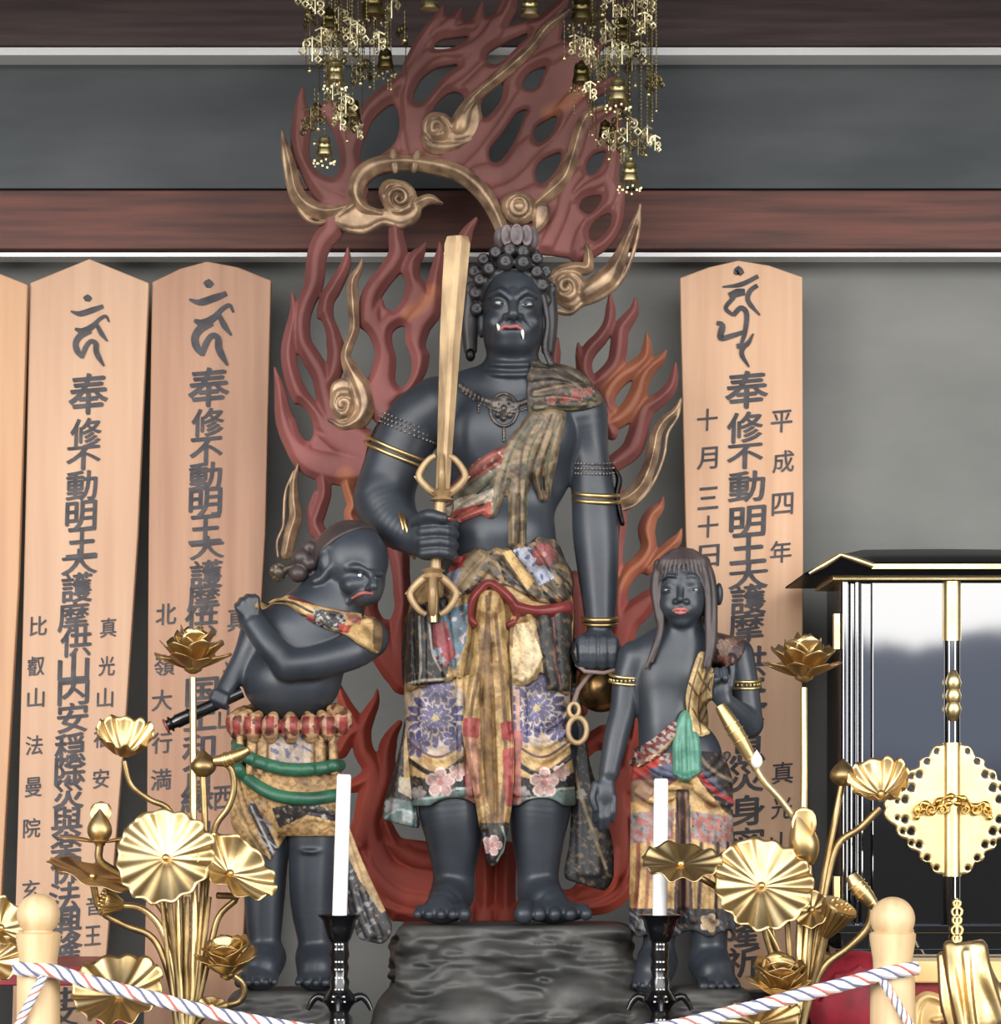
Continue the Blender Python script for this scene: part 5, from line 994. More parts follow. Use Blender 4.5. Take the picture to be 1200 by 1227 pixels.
def rsp(x, y, q):
    p = Paint(x, y, (214, 176, 116)); p.speck((176, 132, 84), .1, .4, 3)
    p.poly([(744, 880), (816, 880), (808, 936), (770, 960), (744, 960)], (128, 62, 62)).speck((186, 176, 168), .3, .1, 4, [(750, 890), (806, 884), (800, 918), (752, 926)]).poly([(750, 914), (790, 906), (786, 924), (752, 934)], (176, 62, 54)).poly([(776, 922), (812, 912), (812, 934), (782, 936)], (84, 90, 116)).poly([(750, 936), (790, 934), (776, 958), (752, 962)], (150, 116, 92))
    p.poly([(828, 880), (886, 880), (886, 985), (866, 972), (838, 940), (826, 920)], (56, 50, 52)).stroke([(832, 900), (850, 922), (880, 938)], 2, (150, 128, 104)).stroke([(832, 924), (850, 945), (880, 962)], 3, (164, 60, 62)).stroke([(830, 915), (846, 930), (866, 950)], 2.4, (86, 92, 118)).speck((170, 160, 150), .35, .8, 9, [(850, 950), (886, 960), (886, 985), (860, 975)])
    for R_ in ([(752, 975), (806, 968), (804, 1004), (752, 1012)], [(826, 972), (878, 978), (878, 1020), (826, 1004)]): p.poly(R_, (184, 116, 104)).speck((160, 150, 150), .3, .0, 5, R_).speck((90, 84, 100), .5, .9, 6, R_)
    p.poly([(808, 946), (824, 946), (828, 1092), (806, 1092)], (74, 56, 54)).stroke([(812, 950), (814, 1085)], 1.4, (150, 110, 90)).stroke([(820, 950), (822, 1085)], 1.4, (160, 126, 100))
    for X_ in (764, 776, 794, 838, 858, 870): p.stroke([(X_, 1010), (X_ - 1, 1050), (X_ - 3, 1088)], 2.2, (64, 46, 42) if X_ % 4 else (158, 96, 74))
    p.poly([(740, 1088), (895, 1088), (895, 1126), (740, 1126)], (52, 52, 56)).flower(848, 1104, 11, 5, (196, 168, 130), (220, 200, 170)).flower(772, 1106, 9, 5, (150, 150, 154)).speck((124, 128, 134), .3, .6, 8, [(740, 1090), (895, 1090), (895, 1126), (740, 1126)])
    return p.c
fmR = fmax(fmA2, front_map(RS)); RS.mesh('robe_skirt', M_CLOTH, FR, right, 2, rsp)
def g1(x, y, q):
    p = Paint(x, y, (226, 196, 140))
    for pts in ([(838, 790), (826, 830), (822, 870)], [(846, 800), (836, 840), (838, 880)], [(824, 820), (836, 835), (848, 815)], [(828, 850), (840, 866), (850, 850)], [(834, 806), (846, 830)]): p.stroke(pts, 1.1, (110, 76, 48))
    return p.c
drape('shoulder_scarf', (806, 866, 776, 892), [[(838, 782), (852, 800), (848, 830), (852, 862), (846, 880), (834, 882), (826, 862), (820, 840), (826, 810)]], [([(842, 786), (828, 830), (830, 876)], (4, 6, 6), 4, 5), ([(848, 796), (844, 835), (846, 876)], (4, 5, 5), 4, 5), ([(836, 800), (838, 840), (838, 876)], (4, 5, 5), 4, 4)], g1, fmA2, 3, fr=FR, parent=right)
def g2(x, y, q): p = Paint(x, y, (70, 48, 46)); p.flower(866, 776, 9, 6, (124, 96, 84), (160, 136, 116)).flower(876, 770, 6, 5, (124, 96, 84)).flower(866, 792, 8, 5, (140, 88, 80), (160, 136, 116)); return p.c
drape('shoulder_drape', (846, 902, 754, 806), [[(852, 764), (872, 760), (892, 770), (886, 790), (872, 800), (856, 800)]], [([(858, 764), (862, 784), (860, 800)], (5, 5, 4), 4, 3)], g2, fmA2, 3, fr=FR, parent=right)
drape('green_sash', (794, 848, 838, 942), [[(818, 852), (830, 862), (838, 900), (836, 924), (828, 930), (820, 938), (808, 930), (804, 900), (806, 874)]], [([(816, 858), (809, 890), (808, 926)], (3, 4, 4), 4, 4), ([(819, 856), (817, 890), (818, 934)], (3, 4, 4), 4, 5), ([(823, 858), (827, 890), (828, 928)], (3, 4, 4), 4, 4), ([(828, 864), (834, 890), (835, 922)], (3, 3, 3), 4, 4)], None, fmR, 4, fr=FR, parent=right, m=mat('sea_green_sash', lin(96, 150, 128), .45, col2=lin(66, 112, 96), scale=24))
def g3(x, y, q): p = Paint(x, y, (140, 66, 66)); p.speck((200, 190, 180), .4, .1, 5).stroke([(764, 918), (790, 900), (812, 878)], 1.6, (210, 180, 140)); return p.c
drape('hip_sash', (752, 826, 866, 926), [], [([(762, 914), (784, 900), (806, 880)], (6, 8, 6), 4, 4), ([(764, 900), (786, 888), (808, 868)], (4, 5, 4), 4, 4)], g3, fmR, 3, fr=FR, parent=right)
# ---------------------------------------------------------------- black lacquer shrine cabinet and the red table under it
FZ = Frame(0.0); kz = FZ.k
zu = thing('shrine_cabinet', 'glossy black lacquer cabinet with gilt door fittings, at right', 'cabinet', FZ(1141, 1145, -90))
CX = 1141
b = MB(); b.pbox(FZ, 1012, 2 * CX - 1012, 692, 1110, -186, -12); b.build('carcass', M_LACQ2, zu, bevel=.003)
b = MB(); b.pbox(FZ, 1004, 2 * CX - 1004, 1108, 1118, -192, 8); b.pbox(FZ, 1008, 2 * CX - 1008, 1118, 1136, -190, 2); b.pbox(FZ, 1000, 2 * CX - 1000, 1136, 1146, -194, 14); b.build('plinth', M_LACQ, zu, bevel=.002)
for sg in (-1, 1):
    X = lambda x: CX + sg * (x - CX)
    for xa, xb in ((1020, 1024.5), (1033, 1045)):
        b = MB(); b.pbox(FZ, min(X(xa), X(xb)), max(X(xa), X(xb)), 698, 1107, -14, -2); b.build('fillet', M_LACQ, zu, bevel=.003)
    for x, r, q in ((1014, 6, -8), (1028, 3.6, -8)):
        b = MB(); b.lathe(FZ(X(x), 1108, q), [(r * kz, 0), (r * kz, (1108 - 697) * kz)], 20); b.build('moulding', M_LACQ, zu, True)
    b = MB(); b.pbox(FZ, min(X(1046), X(1132)), max(X(1046), X(1132)), 698, 1107, -12, 0); d = b.build('door', M_LACQ, zu, bevel=.0015)
    for y0, y1 in ((735, 778), (1050, 1092)):
        b = MB(); b.pbox(FZ, min(X(1000), X(1007)), max(X(1000), X(1007)), y0, y1, -16, 0); b.build('hinge', M_GOLDP, zu, bevel=.001)
b = MB(); b.lathe(FZ(CX, 1108, 0), [(10 * kz, 0), (10 * kz, (1108 - 697) * kz)], 24); b.build('astragal', M_LACQ, zu, True)
def half_tube(y0, y1, r, name):
    b = MB(); b.lathe(FZ(CX, y1, 0), [(r * kz, 0), (r * kz, (y1 - y0) * kz)], 24); return b.build(name, M_GOLDP, zu, True)
half_tube(697, 768, 11.2, 'astragal_sleeve'); half_tube(890, 1050, 11.2, 'astragal_sleeve')
def ornate(name, cx, cy, rx, ry, lob, depth, holes, q0, fr=FZ, par=None, h=1.0):
    r = Relief(cx - rx - 8, cx + rx + 8, cy - ry - 8, cy + ry + 8, h)
    pts = []
    for a in np.linspace(0, 2 * math.pi, 144, endpoint=False):
        dia = 1 / (abs(math.cos(a)) ** 1.18 + abs(math.sin(a)) ** 1.18) ** (1 / 1.18)
        f = dia * (1 - depth * (1 - abs(math.sin(a * lob))))
        pts.append((cx + rx * f * math.cos(a), cy + ry * f * math.sin(a)))
    r.fill(pts, 3, False)
    for hl in holes: r.hole(hl)
    return r.mesh(name, M_GOLDP, fr, par or zu, back=1, q0=q0, it=1, edge=2)
hs = []
for sx_ in (-1, 1):
    for sy_ in (-1, 1):
        for (u, v, w_) in ((60, 12, 4), (52, 26, 4.5), (63, 26, 3), (42, 42, 4), (52, 40, 3), (32, 58, 3.6), (44, 54, 2.6), (20, 70, 3), (70, 10, 2.4)):
            hs.append([(CX + sx_ * u * .94 + w_ * math.cos(a) * (1.3 if i % 2 else .8), 970 + sy_ * v + w_ * math.sin(a)) for i, a in enumerate(np.linspace(0, 6.28, 7, endpoint=False))])
ornate('medallion', CX, 970, 86, 90, 11, .07, hs, 2)
b = MB()
P0 = cat([(1096, 974), (1104, 962), (1116, 966), (1126, 958), (1141, 954), (1156, 958), (1166, 966), (1178, 962), (1186, 974)], 2)
b.tube([FZ(x, y, 12) for x, y in P0], [(3 + 1.6 * math.sin(i * .8)) * kz for i in range(len(P0))], 8); b.tube([FZ(x, y + 8, 13) for x, y in P0], [(2.4 + 1.2 * math.sin(i * 1.1)) * kz for i in range(len(P0))], 8)
for x in (1100, 1114, 1128, 1154, 1168, 1182): b.tube([FZ(*p, 15) for p in spiral(x, 970, 7, 1, x, 1.4, 16)], 1.4 * kz, 6)
b.build('door_pull', mat('chased_gold', lin(226, 190, 110), .3, 1.0, col2=lin(170, 130, 66), scale=60), zu, True)
for y in (818, 834, 850): 
    b = MB(); b.tube([FZ(CX, y - 14, 9), FZ(CX, y - 6, 11), FZ(CX, y, 12), FZ(CX, y + 8, 10), FZ(CX, y + 14, 9)], [4 * kz, 8 * kz, 10 * kz, 8 * kz, 5 * kz], 12); b.build('clasp', M_GOLDP, zu, True)
b = MB()
for y, r in ((1082, 4), (1092, 6), (1102, 5), (1114, 6.5), (1124, 5)):
    b.tube([FZ(CX + 4 + r * math.cos(a), y + r * .9 * math.sin(a), 14) for a in np.linspace(0, 6.283, 16)], 1.8 * kz, 6)
b.tube([FZ(CX + 4, 1076, 13), FZ(CX + 4, 1132, 13)], [1.2 * kz, 3 * kz], 8); b.build('finial', M_GOLDP, zu, True)
# roof
b = MB()
prof = [(960, 690), (975, 682), (992, 672), (1006, 666), (1024, 656), (1046, 651), (CX, 650)]
prof = prof + [(2 * CX - x, y) for x, y in prof[-2::-1]]
PR = [(960, 690), (975, 682), (992, 674), (1006, 671), (1024, 676), (1046, 677), (CX, 677)]; PR = PR + [(2 * CX - x, y) for x, y in PR[-2::-1]]
rows_ = []
for t in np.linspace(0, 1, 9):
    e = t ** .6; rows_.append([FZ(x0_ + (x1_ - x0_) * t, y0_ + (y1_ - y0_) * e, 38 - 130 * t) for (x0_, y0_), (x1_, y1_) in zip(PR, prof)])
rows_.append([FZ(x, y, -190) for x, y in prof]); nn = len(prof)
und = [FZ(x, 692 if 970 < x < 2 * CX - 970 else y + 1, 36) for x, y in PR]; und2 = [FZ(x, 692, -190) for x, y in PR]
allr = [und2, und] + rows_
b.add([p for r_ in allr for p in r_], [(i * nn + j, i * nn + j + 1, (i + 1) * nn + j + 1, (i + 1) * nn + j) for i in range(len(allr) - 1) for j in range(nn - 1)]); b.add(rows_[-1] + und2, [tuple(range(nn)) + tuple(range(2 * nn - 1, nn - 1, -1))]); b.build('roof', mat('black_roof_lacquer', (.003, .003, .004), .3, spec=.04), zu, True)
b = MB(); b.pbox(FZ, 1040, 2 * CX - 1040, 678.5, 685, -180, 40); b.build('fascia', M_GOLDP, zu, bevel=.001)
b = MB(); b.pbox(FZ, 997, 2 * CX - 997, 688, 696, -184, 16); b.build('cornice', M_GOLDP, zu, bevel=.001)
for sg in (-1, 1):
    X = lambda x: CX + sg * (x - CX)
    b = MB(); b.tube([FZ(X(966), 690, 37), FZ(X(984), 680, 38), FZ(X(1003), 668, 39)], [2 * kz, 4 * kz, 3 * kz], 8); b.tube([FZ(X(1003), 668, 39), FZ(X(1022), 674, 38), FZ(X(1042), 681, 38)], [3 * kz, 4 * kz, 4 * kz], 8); b.build('gable_trim', M_GOLDP, zu, True)
# red lacquered table carrying the cabinet
tb = thing('altar_table', 'crimson altar table with pale gold edge carrying the black cabinet', 'table', (FZ(1140, 0).x, 0.05, DZ))
x0, x1 = FZ(994, 0).x, FZ(1330, 0).x; zt = FZ(0, 1146.5).z
b = MB(); b.box((x0, -0.17, zt - .052), (x1, 0.42, zt)); b.build('tabletop', mat('gold_painted_edge', lin(236, 202, 140), .4, .3, col2=lin(220, 180, 116), scale=8), tb, bevel=.004)
b = MB(); b.box((x0 + .03, -0.14, zt - .19), (x1 - .03, 0.39, zt - .052)); b.build('apron', M_RED, tb)
for xx in (x0 + .03, x1 - .10):
    for yy in (-.14, .32):
        b = MB(); b.box((xx, yy, DZ), (xx + .07, yy + .07, zt - .19)); b.build('leg', M_RED, tb)
FT = Frame(-0.145)
for X0 in (1118, 1200):
    r = Relief(X0 - 40, X0 + 40, 1180, 1236, 1.2); r.stroke([(X0 - 22, 1230), (X0 - 20, 1206), (X0 - 8, 1194), (X0 + 8, 1198), (X0 + 18, 1208), (X0 + 14, 1220), (X0, 1222)], (6, 7, 7, 6, 6, 5, 3), 4, 4); r.fill([(X0 - 22, 1230), (X0 - 16, 1204), (X0, 1198), (X0 + 10, 1210), (X0 + 6, 1230)], 3)
    r.mesh('scroll_carving', mat('gold_painted_edge', lin(236, 202, 140), .4, .3), FT, tb, back=2, it=1)
# red cushion left of the table, low red stand on the far left
FC = Frame(-0.42)
s = SDF((970, 1062), (-60, 40), (1130, 1316), 2.0)
s.ell((1030, 1205, -10), (60, 66, 44), 0); s.F = smax(s.F, s.Y - 1304 + 0 * s.X * s.Q, 4).astype(np.float32)
for i in range(9): s.chain([(1000 + i * 6 - 24, 1160 + abs(i - 4) * 3 + 24 - i * 4, 20, 3.4), (1002 + i * 6 - 22, 1164 + 26 - i * 4, 22, 3.4)], 1, cm=False)
s.chain([(1030, 1255, -10, 40), (1030, 1310, -10, 44)], 14, cm=False); s.F = smax(s.F, s.Y - 1304 + 0 * s.X * s.Q, 4).astype(np.float32)
tag(s.mesh('red_cushion', mat('crimson_silk', lin(150, 26, 44), .6, col2=lin(116, 16, 30), scale=22), FC, None, 2), 'rounded crimson silk bolster behind the right post', 'cushion')
FL2 = Frame(-0.18)
st = thing('offering_stand', 'low crimson offering stand in front of the second board, lower left', 'stand', (FL2(60, 0).x, -0.1, DZ))
x0, x1 = FL2(-120, 0).x, FL2(152, 0).x; zt = FL2(0, 1154).z
b = MB(); b.box((x0, -0.30, zt - .045), (x1, 0.10, zt)); b.build('top', M_RED, st, bevel=.003)
for xx in (x0 + .01, x1 - .07):
    for yy in (-.28, .04):
        b = MB(); P_ = [(0, 0), (.055, 0), (.055, .05), (.035, .09), (.05, .16), (.03, (zt - .045 - DZ)), (-.0, (zt - .045 - DZ))]
        b.prism([Vector((xx + (px_ if xx < 0 and xx == x0 + .01 else .055 - px_), yy, DZ + h_)) for px_, h_ in P_], (0, .04, 0)); b.build('leg', M_RED, st)
# ---------------------------------------------------------------- gilt lotus sprays
FS = Frame(-0.58); ks = FS.k
def petal(parent, base, dr, nrm, L_, W_, cup, curl, m, nu=9, nv=7, name='petal'):
    dr = dr.normalized(); sd = dr.cross(nrm).normalized(); nrm = sd.cross(dr).normalized(); V = []; Fc = []
    for i in range(nu):
        u = i / (nu - 1); w_ = W_ * min(1.0, .34 + 1.5 * u) * (max(0.0, 1 - (max(u - .5, 0) / .5) ** 3.2) ** .6 * .96 + .04)
        for j in range(nv):
            v = -1 + 2 * j / (nv - 1)
            V.append(base + dr * (L_ * u) + sd * (w_ * v) + nrm * (cup * W_ * (v * v * .9 + .05 * math.cos(v * 14)) * math.sin(math.pi * min(1, u + .15)) + curl * L_ * (u - u * u * .35) * u))
    for i in range(nu - 1):
        for j in range(nv - 1): a = i * nv + j; Fc.append((a, a + 1, a + nv + 1, a + nv))
    return mk(name, V, Fc, m, parent, True, solid=.0016)
def flower(spray, c, R, up, layers, m=None, seed=0):
    """layers: (count, elevation deg, length px, half-width px, cup, curl, phase)"""
    up = Vector(up).normalized(); e1 = up.cross(Vector((0, 1, 0))).normalized(); e2 = up.cross(e1)
    mb = MB(); mb.lathe(c - up * 6 * ks, [(3 * ks, 0), (R * .26 * ks, 4 * ks), (R * .3 * ks, 9 * ks), (R * .2 * ks, 16 * ks), (0, 17 * ks)], 16, up)
    f = mb.build('lotus_flower', m or M_GOLD, spray, True); rg = random.Random(seed)
    for n_, el_, L_, W_, cup, curl, ph in layers:
        for i in range(n_):
            a = 2 * math.pi * (i + ph) / n_; e = math.radians(el_ + rg.uniform(-4, 4)); out = e1 * math.cos(a) + e2 * math.sin(a)
            dr = out * math.cos(e) + up * math.sin(e); nr = -out * math.sin(e) + up * math.cos(e)
            petal(f, c + out * R * .16 * ks, dr, nr, L_ * ks * rg.uniform(.93, 1.05), W_ * ks, cup, curl, m or M_GOLD)
    return f
def leaf(spray, c, nrm, rx, ry, n=15, amp=.07, cup=.12, roll=0.0, fold=0.0, m=None, name='lotus_leaf', rib=.002):
    nrm = Vector(nrm).normalized(); ref = Vector((0, 0, 1)) if abs(nrm.z) < .9 else Vector((0, 1, 0))
    e1 = ref.cross(nrm).normalized(); e2 = nrm.cross(e1); e1, e2 = e1 * math.cos(roll) + e2 * math.sin(roll), e2 * math.cos(roll) - e1 * math.sin(roll)
    nr, na = 14, n * 8; V = [c]; Fc = []; rm = (rx + ry) / 2 * ks
    for i in range(1, nr + 1):
        r = i / nr
        for j in range(na):
            a = 2 * math.pi * j / na; w_ = math.sin(n * a + .5 * math.sin(2 * a)) * (.8 + .35 * math.sin(3 * a + 1)) + .4 * math.sin(3 * a + 2)
            rr = r * (1 + .035 * r * math.cos(n * a + .6) + .03 * math.sin(3 * a + 1))
            x, y = rr * rx * ks * math.cos(a), rr * ry * ks * math.sin(a)
            z = rm * (amp * w_ * r ** 1.7 + cup * r * r - .06 * math.exp(-(r / .16) ** 2) + rib * math.cos(n * a) * r)
            z += fold * abs(x) * r
            V.append(c + e1 * x + e2 * y + nrm * z)
    for j in range(na): Fc.append((0, 1 + j, 1 + (j + 1) % na))
    for i in range(nr - 1):
        for j in range(na): a, b_ = 1 + i * na + j, 1 + i * na + (j + 1) % na; Fc.append((a, a + na, b_ + na, b_))
    o = mk(name, V, Fc, m or M_GOLD, spray, True, solid=.002)
    mb = MB(); mb.ball(c + nrm * (.004 - .03 * rm), 5 * ks, 12); mb.build('leaf_boss', M_GOLD, o, True)
    return o
def stem(spray, pts, r=3.4, m=None, r2=None):
    P = cat([(x, y, q) for x, y, q in pts], 6); mb = MB(); mb.tube([FS(*p) for p in P], list(np.linspace(r, r2 or r, len(P)) * ks), 8); return mb.build('stem', m or M_GOLDD, spray, True)
def bud(spray, c, up, r, L_, m=None, name='lotus_bud'):
    mb = MB(); u = np.linspace(0, 1, 14); mb.lathe(c, [(r * ks * max(.05, math.sin(math.pi * (.06 + .93 * t) ** .8)), L_ * ks * t) for t in u], 18, up); return mb.build(name, m or M_GOLD, spray, True)
def furled(spray, pts, r, m=None):
    P = cat(pts, 3); n_ = len(P); mb = MB(); mb.tube([FS(*p) for p in P], [r * ks * (.5 + .55 * math.sin(math.pi * min(.93, .15 + .9 * i / n_))) for i in range(n_)], 14)
    o = mb.build('furled_leaf', m or M_GOLD, spray, True)
    for f_ in (.3, .42, .54, .82):
        i = int(f_ * (n_ - 1)); a, b_ = FS(*P[i]), FS(*P[min(i + 1, n_ - 1)]); mb = MB(); rr = r * ks * (.5 + .55 * math.sin(math.pi * min(.93, .15 + .9 * f_))); mb.lathe(a, [(rr * .9, -1.2 * ks), (rr * 1.14, -.6 * ks), (rr * 1.14, .6 * ks), (rr * .9, 1.2 * ks)], 16, b_ - a); mb.build('leaf_band', M_GOLDP, o, True)
    return o
def pod(spray, c, ax, r, L_, m=None):
    ax = Vector(ax).normalized(); mb = MB(); mb.lathe(c, [(r * .3 * ks, 0), (r * .55 * ks, L_ * .3 * ks), (r * .85 * ks, L_ * .7 * ks), (r * ks, L_ * .92 * ks), (r * .98 * ks, L_ * ks), (r * .8 * ks, L_ * ks), (0, L_ * 1.04 * ks)], 18, ax)
    o = mb.build('seed_pod', m or M_GOLD, spray, True); e1 = ax.cross(Vector((0, 1, 0))).normalized(); e2 = ax.cross(e1); mb = MB()
    for i in range(18):
        a = 2 * math.pi * i / 18; d = e1 * math.cos(a) + e2 * math.sin(a); mb.tube([c + d * r * .34 * ks + ax * 2 * ks, c + d * r * .88 * ks + ax * L_ * .7 * ks, c + d * r * 1.02 * ks + ax * L_ * .94 * ks], 1.2 * ks, 5)
    mb.build('pod_ribs', m or M_GOLD, o, True); mb = MB()
    for i in range(7):
        a = 2 * math.pi * i / 6; d = (e1 * math.cos(a) + e2 * math.sin(a)) * (0 if i == 6 else .55 * r * ks); mb.ball(c + d + ax * L_ * 1.03 * ks, 2.6 * ks, 8)
    mb.build('seed', M_GOLD, o, True); return o
def vase(spray, px, q):
    c = FS(px, 0, q); h = FS(0, 1236).z - DZ; mb = MB(); mb.lathe((c.x, c.y, DZ), [(.05, 0), (.055, .01), (.035, .025), (.06, .06), (.07, .09), (.045, h - .03), (.035, h - .015), (.052, h), (.045, h), (.03, h - .02), (0, h - .02)], 28); mb.build('vase', M_GOLD, spray, True)
OPEN = [(6, 86, 52, 15, .5, -.04, .25), (6, 68, 50, 18, .6, .06, .75), (7, 36, 48, 16, .55, .34, .2), (8, 8, 46, 13, .5, .36, .6)]
ls = thing('gilt_lotus_spray', 'gilt metal lotus arrangement with round ribbed leaf, left of the candles', 'metal lotus', (FS(225, 0).x, FS(0, 0, 10).y, DZ), 'gilt lotus sprays')
vase(ls, 222, 10)
stem(ls, [(232, 812, 6), (233, 1000, 8), (234, 1130, 10), (228, 1240, 10)], 4.2, M_GOLDP)
flower(ls, FS(232, 802, 6), 40, (0, -.06, 1), OPEN, seed=1)
bud(ls, FS(244, 931, 4), (0, 0, 1), 16, 33, M_GOLDD); stem(ls, [(244, 930, 4), (246, 1000, 4), (242, 1100, 6), (230, 1240, 10)], 4, M_GOLDD)
furled(ls, [(258, 912, 8), (268, 911, 10), (280, 908, 12), (300, 899, 14)], 8); stem(ls, [(266, 912, 8), (278, 922, 8), (281, 945, 6), (274, 968, 4), (258, 992, 2), (250, 1040, 2), (240, 1130, 6), (226, 1240, 10)], 4)
leaf(ls, FS(149, 903, 10), (.15, -.55, .8), 34, 34, 12, .10, .95, .3); stem(ls, [(150, 912, 10), (158, 940, 8), (180, 958, 6), (204, 972, 4), (214, 1020, 2), (218, 1140, 4), (220, 1240, 10)], 3.6)
bud(ls, FS(122, 1011, 20), (.02, -.05, 1), 15, 42); f = flower(ls, FS(122, 1010, 16), 24, (0, -.1, 1), [(4, 8, 52, 11, .35, .10, .02)], seed=4)
petal(f, FS(122, 990, 8), Vector((0, 0, 1)), Vector((0, -1, 0)), 30 * ks, 13 * ks, .3, -.2, M_GOLD); stem(ls, [(122, 1010, 16), (121, 1030, 14), (136, 1042, 8), (160, 1056, 4), (196, 1090, 4), (214, 1150, 6), (220, 1240, 10)], 5)
leaf(ls, FS(204, 1027, 46), (-.12, -.94, .32), 59, 58, 15, .045, .16); stem(ls, [(206, 1030, 36), (206, 1080, 24), (212, 1150, 14), (218, 1240, 10)], 3.6)
leaf(ls, FS(278, 1046, 26), (.45, -.72, .5), 54, 38, 11, .11, .5, -.66, -.15); stem(ls, [(262, 1072, 22), (284, 1076, 12), (262, 1100, 8), (248, 1160, 8), (228, 1240, 10)], 4)
leaf(ls, FS(114, 1050, 24), (.32, -.22, .92), 58, 40, 9, .05, .06, .0); stem(ls, [(114, 1058, 18), (122, 1090, 12), (150, 1108, 8), (184, 1124, 6), (204, 1170, 8), (216, 1240, 10)], 4.2)
pod(ls, FS(150, 1084, 20), (-1, -.4, .25), 17, 26, M_GOLD); stem(ls, [(150, 1084, 20), (172, 1088, 16), (194, 1112, 12), (208, 1160, 10), (218, 1240, 10)], 4, M_GOLDP)
flower(ls, FS(276, 1166, 34), 34, (-.05, -.22, .97), [(5, 80, 48, 20, .65, -.06, 0), (6, 60, 48, 21, .6, .08, .5), (5, 24, 44, 16, .5, .4, .12)], seed=7)
stem(ls, [(276, 1162, 32), (294, 1178, 26), (290, 1198, 22), (262, 1206, 18), (240, 1222, 12), (226, 1246, 10)], 4)
leaf(ls, FS(150, 1188, 60), (-.12, -.72, .74), 54, 56, 13, .09, .22, .5)
leaf(ls, FS(258, 1204, 44), (.1, -.6, .8), 18, 16, 9, .06, .2)
for x0, x1 in ((196, 214), (214, 220), (226, 224), (252, 230)): stem(ls, [(x0, 1074, 14), (x0 + (x1 - x0) * .4, 1150, 12), (x1, 1240, 10)], 3.4, M_GOLDP if x0 == 214 else None)
rs = thing('gilt_lotus_spray', 'gilt metal lotus arrangement with seed pod, between right candle and black cabinet', 'metal lotus', (FS(955, 0).x, FS(0, 0, 10).y, DZ), 'gilt lotus sprays')
vase(rs, 955, 10)
stem(rs, [(963, 824, 6), (963, 960, 6), (958, 1100, 8), (954, 1240, 10)], 4, M_GOLDP)
flower(rs, FS(963, 812, 6), 40, (0, -.06, 1), OPEN, seed=2)
furled(rs, [(862, 846, 14), (874, 866, 16), (888, 890, 18), (902, 915, 18), (906, 922, 18)], 9); stem(rs, [(900, 912, 18), (914, 936, 18), (934, 958, 16), (952, 984, 14), (966, 1020, 10), (968, 1100, 10), (956, 1240, 10)], 4, M_GOLDP)
bud(rs, FS(905, 921, 24), (0, 0, 1), 7, 22, M_WHITE)
bud(rs, FS(968, 1036, 18), (-.25, -.1, 1), 18, 66); petal(rs, FS(964, 1010, 26), Vector((-.1, -.1, 1)), Vector((.3, 1, .1)), 44 * ks, 15 * ks, -.4, .0, M_GOLD)
bud(rs, FS(1010, 942, 4), (.02, 0, 1), 16, 33, M_GOLDD); stem(rs, [(1009, 940, 4), (1000, 985, 4), (984, 1070, 6), (958, 1240, 10)], 4)
leaf(rs, FS(1055, 952, 12), (-.18, -.62, .72), 36, 38, 12, .10, .75, .8); stem(rs, [(1054, 968, 10), (1030, 992, 8), (1004, 1012, 6), (990, 1060, 6), (976, 1140, 8), (958, 1240, 10)], 4.4)
leaf(rs, FS(909, 1060, 44), (.10, -.92, .38), 59, 58, 15, .06, .15); stem(rs, [(908, 1066, 34), (916, 1120, 24), (940, 1190, 12), (952, 1240, 10)], 3.8)
leaf(rs, FS(812, 1034, 66), (0, -.52, .85), 47, 40, 11, .09, .10); stem(rs, [(815, 1040, 58), (850, 1058, 40), (900, 1090, 24), (936, 1150, 14), (952, 1240, 10)], 3.8)
leaf(rs, FS(970, 1090, 30), (-.2, -.9, .4), 22, 24, 9, .09, .3)
pod(rs, FS(985, 1120, 26), (.42, -.35, .84), 21, 44); stem(rs, [(986, 1120, 24), (980, 1150, 18), (968, 1190, 12), (957, 1240, 10)], 5)
furled(rs, [(1018, 1048, 20), (1026, 1062, 22), (1038, 1076, 22), (1048, 1088, 22)], 10); stem(rs, [(1044, 1084, 20), (1038, 1110, 18), (1016, 1134, 16), (988, 1156, 14), (972, 1190, 12), (958, 1240, 10)], 4.6)
flower(rs, FS(930, 1190, 46), 36, (.02, -.24, .97), [(5, 80, 50, 22, .65, -.06, .2), (6, 58, 50, 23, .6, .08, .5), (5, 20, 42, 17, .5, .4, .1)], seed=9)
for x0, x1 in ((922, 948), (942, 952), (972, 960)): stem(rs, [(x0, 1100, 16), (x0 + (x1 - x0) * .4, 1160, 12), (x1, 1240, 10)], 3.6)
leaf(rs, FS(902, 1222, 62), (.0, -.5, .86), 52, 34, 11, .10, .2, .3)
es = thing('gilt_lotus_spray', 'gilt furled lotus leaf standing at the lower right edge, under the cabinet doors', 'metal lotus', (FS(1166, 0).x, FS(0, 0, 10).y, DZ), 'gilt lotus sprays')
vase(es, 1166, 10)
s = SDF((1112, 1222), (-36, 60), (1118, 1256), 1.4); s.chain([(1158, 1140, 10, 24), (1160, 1180, 10, 31), (1166, 1220, 10, 34), (1168, 1246, 10, 26)], 0, flat=.8)
for p in ([(1136, 1134, 14, 8), (1138, 1180, 32, 7), (1150, 1240, 34, 6)], [(1172, 1136, 18, 9), (1178, 1170, 30, 8), (1196, 1220, 24, 7)], [(1154, 1140, 28, 4), (1156, 1190, 38, 4), (1162, 1240, 38, 4)], [(1128, 1146, 6, 6), (1130, 1200, 18, 6), (1142, 1244, 22, 6)], [(1180, 1160, 6, 6), (1200, 1200, 8, 7), (1204, 1240, 8, 6)]): s.chain(p, 5)
s.ell((1156, 1124, 10), (17, 16, 14), 6, 's'); s.mesh('furled_leaf', M_GOLD, FS, es, 1)
